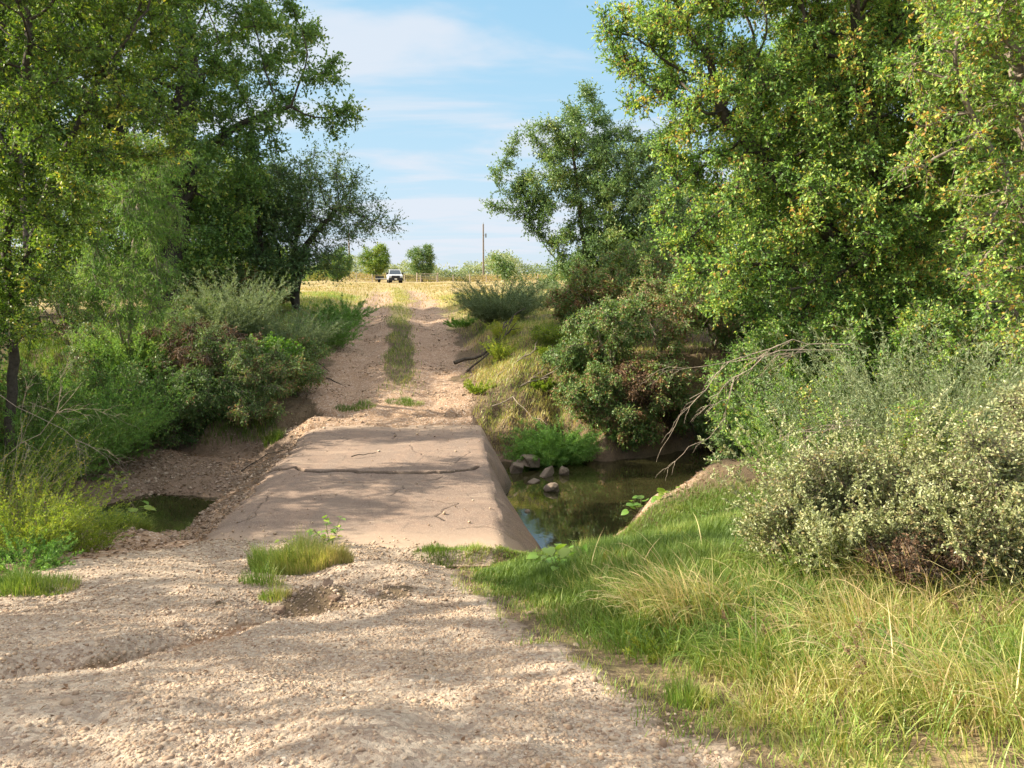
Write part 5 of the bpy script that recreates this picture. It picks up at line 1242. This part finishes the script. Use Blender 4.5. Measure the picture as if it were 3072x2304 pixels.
for i, (x, y, s) in enumerate([(-1.95, 6.35, .09), (-1.75, 6.12, .1), (-1.5, 6.45, .08), (-1.3, 6.3, .07), (-2.05, 6.12, .07), (-1.2, 6.6, .08), (-1.62, 6.7, .09)]):
    rock(x, y, gz(x, y) + s * .0, (s * 1.1, s * .9, s * .5), ['clod of brown dirt in the pit, leftmost high one', 'big dirt clod at the bottom of the pit', 'dirt clod in the middle of the pit', 'dirt clod at the right rim of the pit', 'small dirt clod at the lower left of the pit', 'dirt clod right of the small sparse tuft', 'dirt clod above the pit'][i], seed=40 + i, rot=i * 1.3, group=GC, mat=CLOD, angular=True)
# ------------------------------------------------------------------ far side: trees, brush, fence, poles, truck
GF = 'lone trees beyond the field'
def far_tree(px, Y, py_top, w, label, mat, tint0, nleaf=22000):
    b = base_at(px, Y); top = at(px, py_top, Y)[2]; h = top - b[2]
    st = [[b, (b[0], b[1], b[2] + h * .25), (b[0] + .2, b[1], b[2] + h * .5)]]
    bl = [(b[0], b[1], b[2] + h * .52, w * .9, w * .8, h * .34), (b[0] - w * .4, b[1], b[2] + h * .62, w * .5, w * .5, h * .26), (b[0] + w * .35, b[1], b[2] + h * .7, w * .45, w * .5, h * .27), (b[0], b[1], b[2] + h * .3, w * .7, w * .6, h * .2)]
    return make_tree('field_tree', b, st, bl, mat, n_att=200, step=.38, kill=.5, R=.16, leaves=nleaf, leaf=(.17, .1), twig=.8, per=7, label=label, cat='tree', group=GF, tint0=tint0, k=5)
far_tree(338, 128, 246, 3.1, 'dark green tree beside the left pole beyond the field', OAK_DARK, .4)
far_tree(376, 136, 240, 3.1, 'lighter green tree just behind the pickup', ELM_YELLOW, .35)
far_tree(422, 132, 240, 2.6, 'round grey green tree standing right of the pickup', OAK_GREY, .6)
far_tree(503, 190, 252, 3.8, 'low grey tree beyond the field right of the pole', OAK_GREY, .8)
far_tree(318, 140, 262, 3.0, 'small bushy tree at the left end of the field edge', OAK_DARK, .6, 6000)
def brush_line(name, xs, ys, h, n, mat, label, leaf=.28, tint0=.5):
    t = rng.uniform(0, 1, n); x = np.interp(t, np.linspace(0, 1, len(xs)), xs); y = np.interp(t, np.linspace(0, 1, len(ys)), ys) + rng.normal(size=n) * 3
    hh = h * (.65 + .35 * W_big(x * .5, y * .2)); z = ground_z(x, y) + hh * rng.uniform(0, 1, n) ** .8
    P = np.stack([x, y, z], 1); Vl, Fl = leaf_arrays(P, norm(rvec(n) + np.array([0, 0, .6])), leaf * rng.uniform(.5, 1.2, n), leaf * .5 * rng.uniform(.5, 1.2, n))
    o = mesh_np(name, Vl, Fl, mat, tint=np.repeat(np.clip(tint0 + .3 * W_med(x * .1, y * .1) + rng.normal(size=n) * .15, 0, 1), 4)); return tag(o, label, 'brush', kind='stuff')
brush_line('brush', [-120, -50, 0, 60], [190, 175, 170, 165], 4.8, 42000, FEATHER_GREY, 'distant hazy brush line along the far edge of the field', .55, .8)
brush_line('brush', [-45, -20, 0, 30], [142, 138, 134, 128], 1.4, 16000, GRASS_F, 'tall tan weeds along the far fence', .3, .35)
brush_line('brush', [-120, -60, -36, -23.5], [70, 75, 80, 88], 4.2, 22000, OAK_DARK, 'far wood behind the left thicket', .4, .5)
brush_line('brush', [7, 14, 30, 90], [62, 60, 58, 60], 5.0, 22000, OAK_DARK, 'far wood behind the right thicket', .4, .5)

POLE = wood_mat('pole_wood', (.16, .13, .1), (.27, .22, .18), 8)
GREYM = plain('grey_metal', (.35, .36, .37), .5, .6)
def prism(A, Bp, r0, r1, k=8): return tubes(np.array([A], float), np.array([Bp], float), r0, r1, k)
def join(parts):
    Vs = []; Fs = []; o = 0
    for v, f in parts:
        if f.shape[1] == 3: f = np.concatenate([f, f[:, 2:3]], 1)
        Vs.append(v); Fs.append(f + o); o += len(v)
    return np.concatenate(Vs), np.concatenate(Fs)
def pole(px, Y, py_top, label):
    b = base_at(px, Y); h = at(px, py_top, Y)[2] - b[2]
    root = empty('utility_pole', b); tag(root, label, 'pole', 'utility poles beyond the field')
    v, f = prism((0, 0, 0), (0, 0, h), .17, .12, 10); mesh_np('shaft', v, f, POLE, root, smooth=True)
    v, f = prism((0, 0, h), (0, 0, h + .25), .04, .05, 8); mesh_np('insulator', v, f, GREYM, root)
    v, f = join([prism((.12, 0, h - 1.9), (.5, 0, h - 1.8), .04, .04, 6), prism((.45, 0, h - 2.3), (.45, 0, h - 1.6), .12, .12, 8)]); mesh_np('bracket', v, f, GREYM, root)
pole(483.5, 140, 224, 'tall thin utility pole right of the pickup')
pole(350, 150, 226, 'utility pole partly hidden by the left tree')

# fence with posts and wire
POST = wood_mat('post_wood', (.3, .24, .19), (.5, .42, .34), 10)
fx = np.linspace(-28, 4, 13); fy = np.linspace(132, 126, 13)
root = empty('wire_fence', (fx[0], fy[0], gz(fx[0], fy[0]))); tag(root, 'low wire fence with wooden posts at the far side of the field', 'fence')
o0 = np.array(root.location)
for x, y in zip(fx, fy):
    z = gz(x, y); hh = 1.25 * rng.uniform(.85, 1.15)
    v, f = prism((x, y, z - .2), (x + rng.normal() * .05, y, z + hh), .085, .07, 7); mesh_np('post', v - o0, f, POST, root)
v, f = join([prism((x0, y0, gz(x0, y0) + h), (x1, y1, gz(x1, y1) + h), .012, .012, 4) for h in (.5, .8, 1.1) for x0, y0, x1, y1 in zip(fx[:-1], fy[:-1], fx[1:], fy[1:])])
mesh_np('wire', v - o0, f, GREYM, root)
# gate rails by the round tree
root = empty('field_gate', (-14.6, 124, gz(-14.6, 124))); tag(root, 'weathered wooden gate in front of the round grey green tree', 'gate')
for x in (0, 3.2):
    v, f = prism((x, 0, -.2), (x, 0, 1.45), .1, .09, 7); mesh_np('post', v, f, POST, root)
v, f = join([prism((0, -.05, h), (3.2, -.05, h), .04, .04, 6) for h in (.5, .9, 1.25)]); mesh_np('rail', v, f, POST, root)

# pickup
def bm_obj(name, build, mat, parent, bev=0.0, smooth=True):
    import bmesh
    bm = bmesh.new(); build(bm)
    if bev: bmesh.ops.bevel(bm, geom=[e for e in bm.edges if e.calc_face_angle(0) > .4], offset=bev, segments=2, affect='EDGES')
    bmesh.ops.recalc_face_normals(bm, faces=bm.faces[:])
    me = bpy.data.meshes.new(name); bm.to_mesh(me); bm.free(); me.materials.append(mat)
    o = bpy.data.objects.new(name, me); COL.objects.link(o); o.parent = parent; return o
def box(bm, x0, x1, y0, y1, z0, z1, tx=0, ty0=0, ty1=0):
    """box; the top is drawn in by tx on the sides, ty0 at the front and ty1 at the back"""
    v = [bm.verts.new(p) for p in ((x0, y0, z0), (x1, y0, z0), (x1, y1, z0), (x0, y1, z0), (x0 + tx, y0 + ty0, z1), (x1 - tx, y0 + ty0, z1), (x1 - tx, y1 - ty1, z1), (x0 + tx, y1 - ty1, z1))]
    for f in ((0, 3, 2, 1), (4, 5, 6, 7), (0, 1, 5, 4), (1, 2, 6, 5), (2, 3, 7, 6), (3, 0, 4, 7)): bm.faces.new([v[i] for i in f])
def cyl(bm, c, r, w, k=20):
    a = [bm.verts.new((c[0] - w / 2, c[1] + r * math.cos(t * 2 * math.pi / k), c[2] + r * math.sin(t * 2 * math.pi / k))) for t in range(k)]
    b = [bm.verts.new((c[0] + w / 2, c[1] + r * math.cos(t * 2 * math.pi / k), c[2] + r * math.sin(t * 2 * math.pi / k))) for t in range(k)]
    bm.faces.new(a); bm.faces.new(b[::-1])
    for i in range(k): bm.faces.new((a[i], a[(i + 1) % k], b[(i + 1) % k], b[i]))
PAINT = plain('white_paint', (.72, .74, .76), .3, 0, .6, .05); GLASS = plain('dark_glass', (.03, .05, .07), .05, 0, .9, .1)
BLACK = plain('black_plastic', (.025, .025, .03), .5, 0, .4, .2); RUBBER = plain('rubber', (.02, .02, .02), .85, 0, .2, .2)
LAMP = plain('lamp_lens', (.6, .6, .62), .15, 0, .8, .05); PLATE = plain('plate_white', (.75, .75, .72), .5, 0, .4, .03)
tx_, ty_ = at(394.5, 280, 118)[0], 118
root = empty('pickup_truck', (tx_, ty_, gz(tx_, ty_)), math.radians(12)); tag(root, 'white pickup truck with dark grille parked facing the track in the field', 'pickup truck')
def body(bm):
    # side profile swept across, front is -y
    prof = [(-2.75, .55), (-2.78, .95), (-2.7, 1.12), (-1.55, 1.22), (-1.5, 1.22), (2.75, 1.22), (2.8, .6), (2.2, .5), (-2.2, .48)]
    for s in (1,):
        L = [bm.verts.new((-.98, y, z)) for y, z in prof]; Rr = [bm.verts.new((.98, y, z)) for y, z in prof]
        bm.faces.new(L); bm.faces.new(Rr[::-1])
        for i in range(len(prof)): bm.faces.new((L[i], L[(i + 1) % len(prof)], Rr[(i + 1) % len(prof)], Rr[i]))
bm_obj('body', body, PAINT, root, .05)
bm_obj('cab', lambda bm: box(bm, -.93, .93, -1.5, 1.0, 1.2, 1.92, .17, .75, .25), PAINT, root, .05)
bm_obj('windshield', lambda bm: [bm.faces.new([bm.verts.new(p) for p in ((-.84, -1.475, 1.25), (.84, -1.475, 1.25), (.7, -.845, 1.86), (-.7, -.845, 1.86))])], GLASS, root)
for s in (-1, 1):
    bm_obj('side_window', lambda bm: [bm.faces.new([bm.verts.new((s * p[0], p[1], p[2])) for p in ((.925, -1.1, 1.26), (.925, .8, 1.26), (.79, .68, 1.84), (.79, -.7, 1.84))])], GLASS, root)
    bm_obj('headlight', lambda bm: box(bm, min(s * .62, s * .94), max(s * .62, s * .94), -2.84, -2.72, .82, 1.02), LAMP, root, .02)
    bm_obj('mirror', lambda bm: box(bm, min(s * 1.0, s * 1.25), max(s * 1.0, s * 1.25), -1.3, -1.15, 1.2, 1.5), BLACK, root, .03)
bm_obj('grille', lambda bm: box(bm, -.6, .6, -2.86, -2.74, .7, 1.06, .04), BLACK, root, .02)
bm_obj('bumper', lambda bm: (box(bm, -1.0, 1.0, -2.98, -2.76, .36, .72)), BLACK, root, .04)
bm_obj('licence_plate', lambda bm: box(bm, -.17, .17, -3.0, -2.985, .5, .68), PLATE, root)
bm_obj('roof_rack', lambda bm: (box(bm, -.6, .6, -.6, -.45, 1.94, 2.06), box(bm, -.6, .6, .5, .62, 1.94, 2.06), box(bm, -.6, -.52, -.45, .5, 1.98, 2.03), box(bm, .52, .6, -.45, .5, 1.98, 2.03)), BLACK, root)
for sx in (-.86, .86):
    for yy in (-1.85, 1.75):
        w = bm_obj('wheel', lambda bm: cyl(bm, (sx, yy, .4), .4, .26), RUBBER, root)
        bm_obj('rim', lambda bm: cyl(bm, (sx + (.12 if sx > 0 else -.12), yy, .4), .23, .05), GREYM, w)
tz = (tx_ - 2.1, ty_ + 4.5)
root = empty('utility_trailer', (tz[0], tz[1], gz(*tz)), math.radians(-14)); tag(root, 'small dark utility trailer standing behind the pickup at its left', 'trailer')
bm_obj('deck', lambda bm: box(bm, -.85, .85, -1.6, 1.6, .5, .62), GREYM, root, .01)
bm_obj('side_rail', lambda bm: (box(bm, -.87, -.83, -1.6, 1.6, .66, .95), box(bm, .83, .87, -1.6, 1.6, .66, .95)), BLACK, root)
for sx in (-.98, .98): bm_obj('wheel', lambda bm: cyl(bm, (sx, 0, .34), .34, .2), RUBBER, root)
bm_obj('drawbar', lambda bm: box(bm, -.05, .05, -2.9, -1.6, .45, .55), BLACK, root)
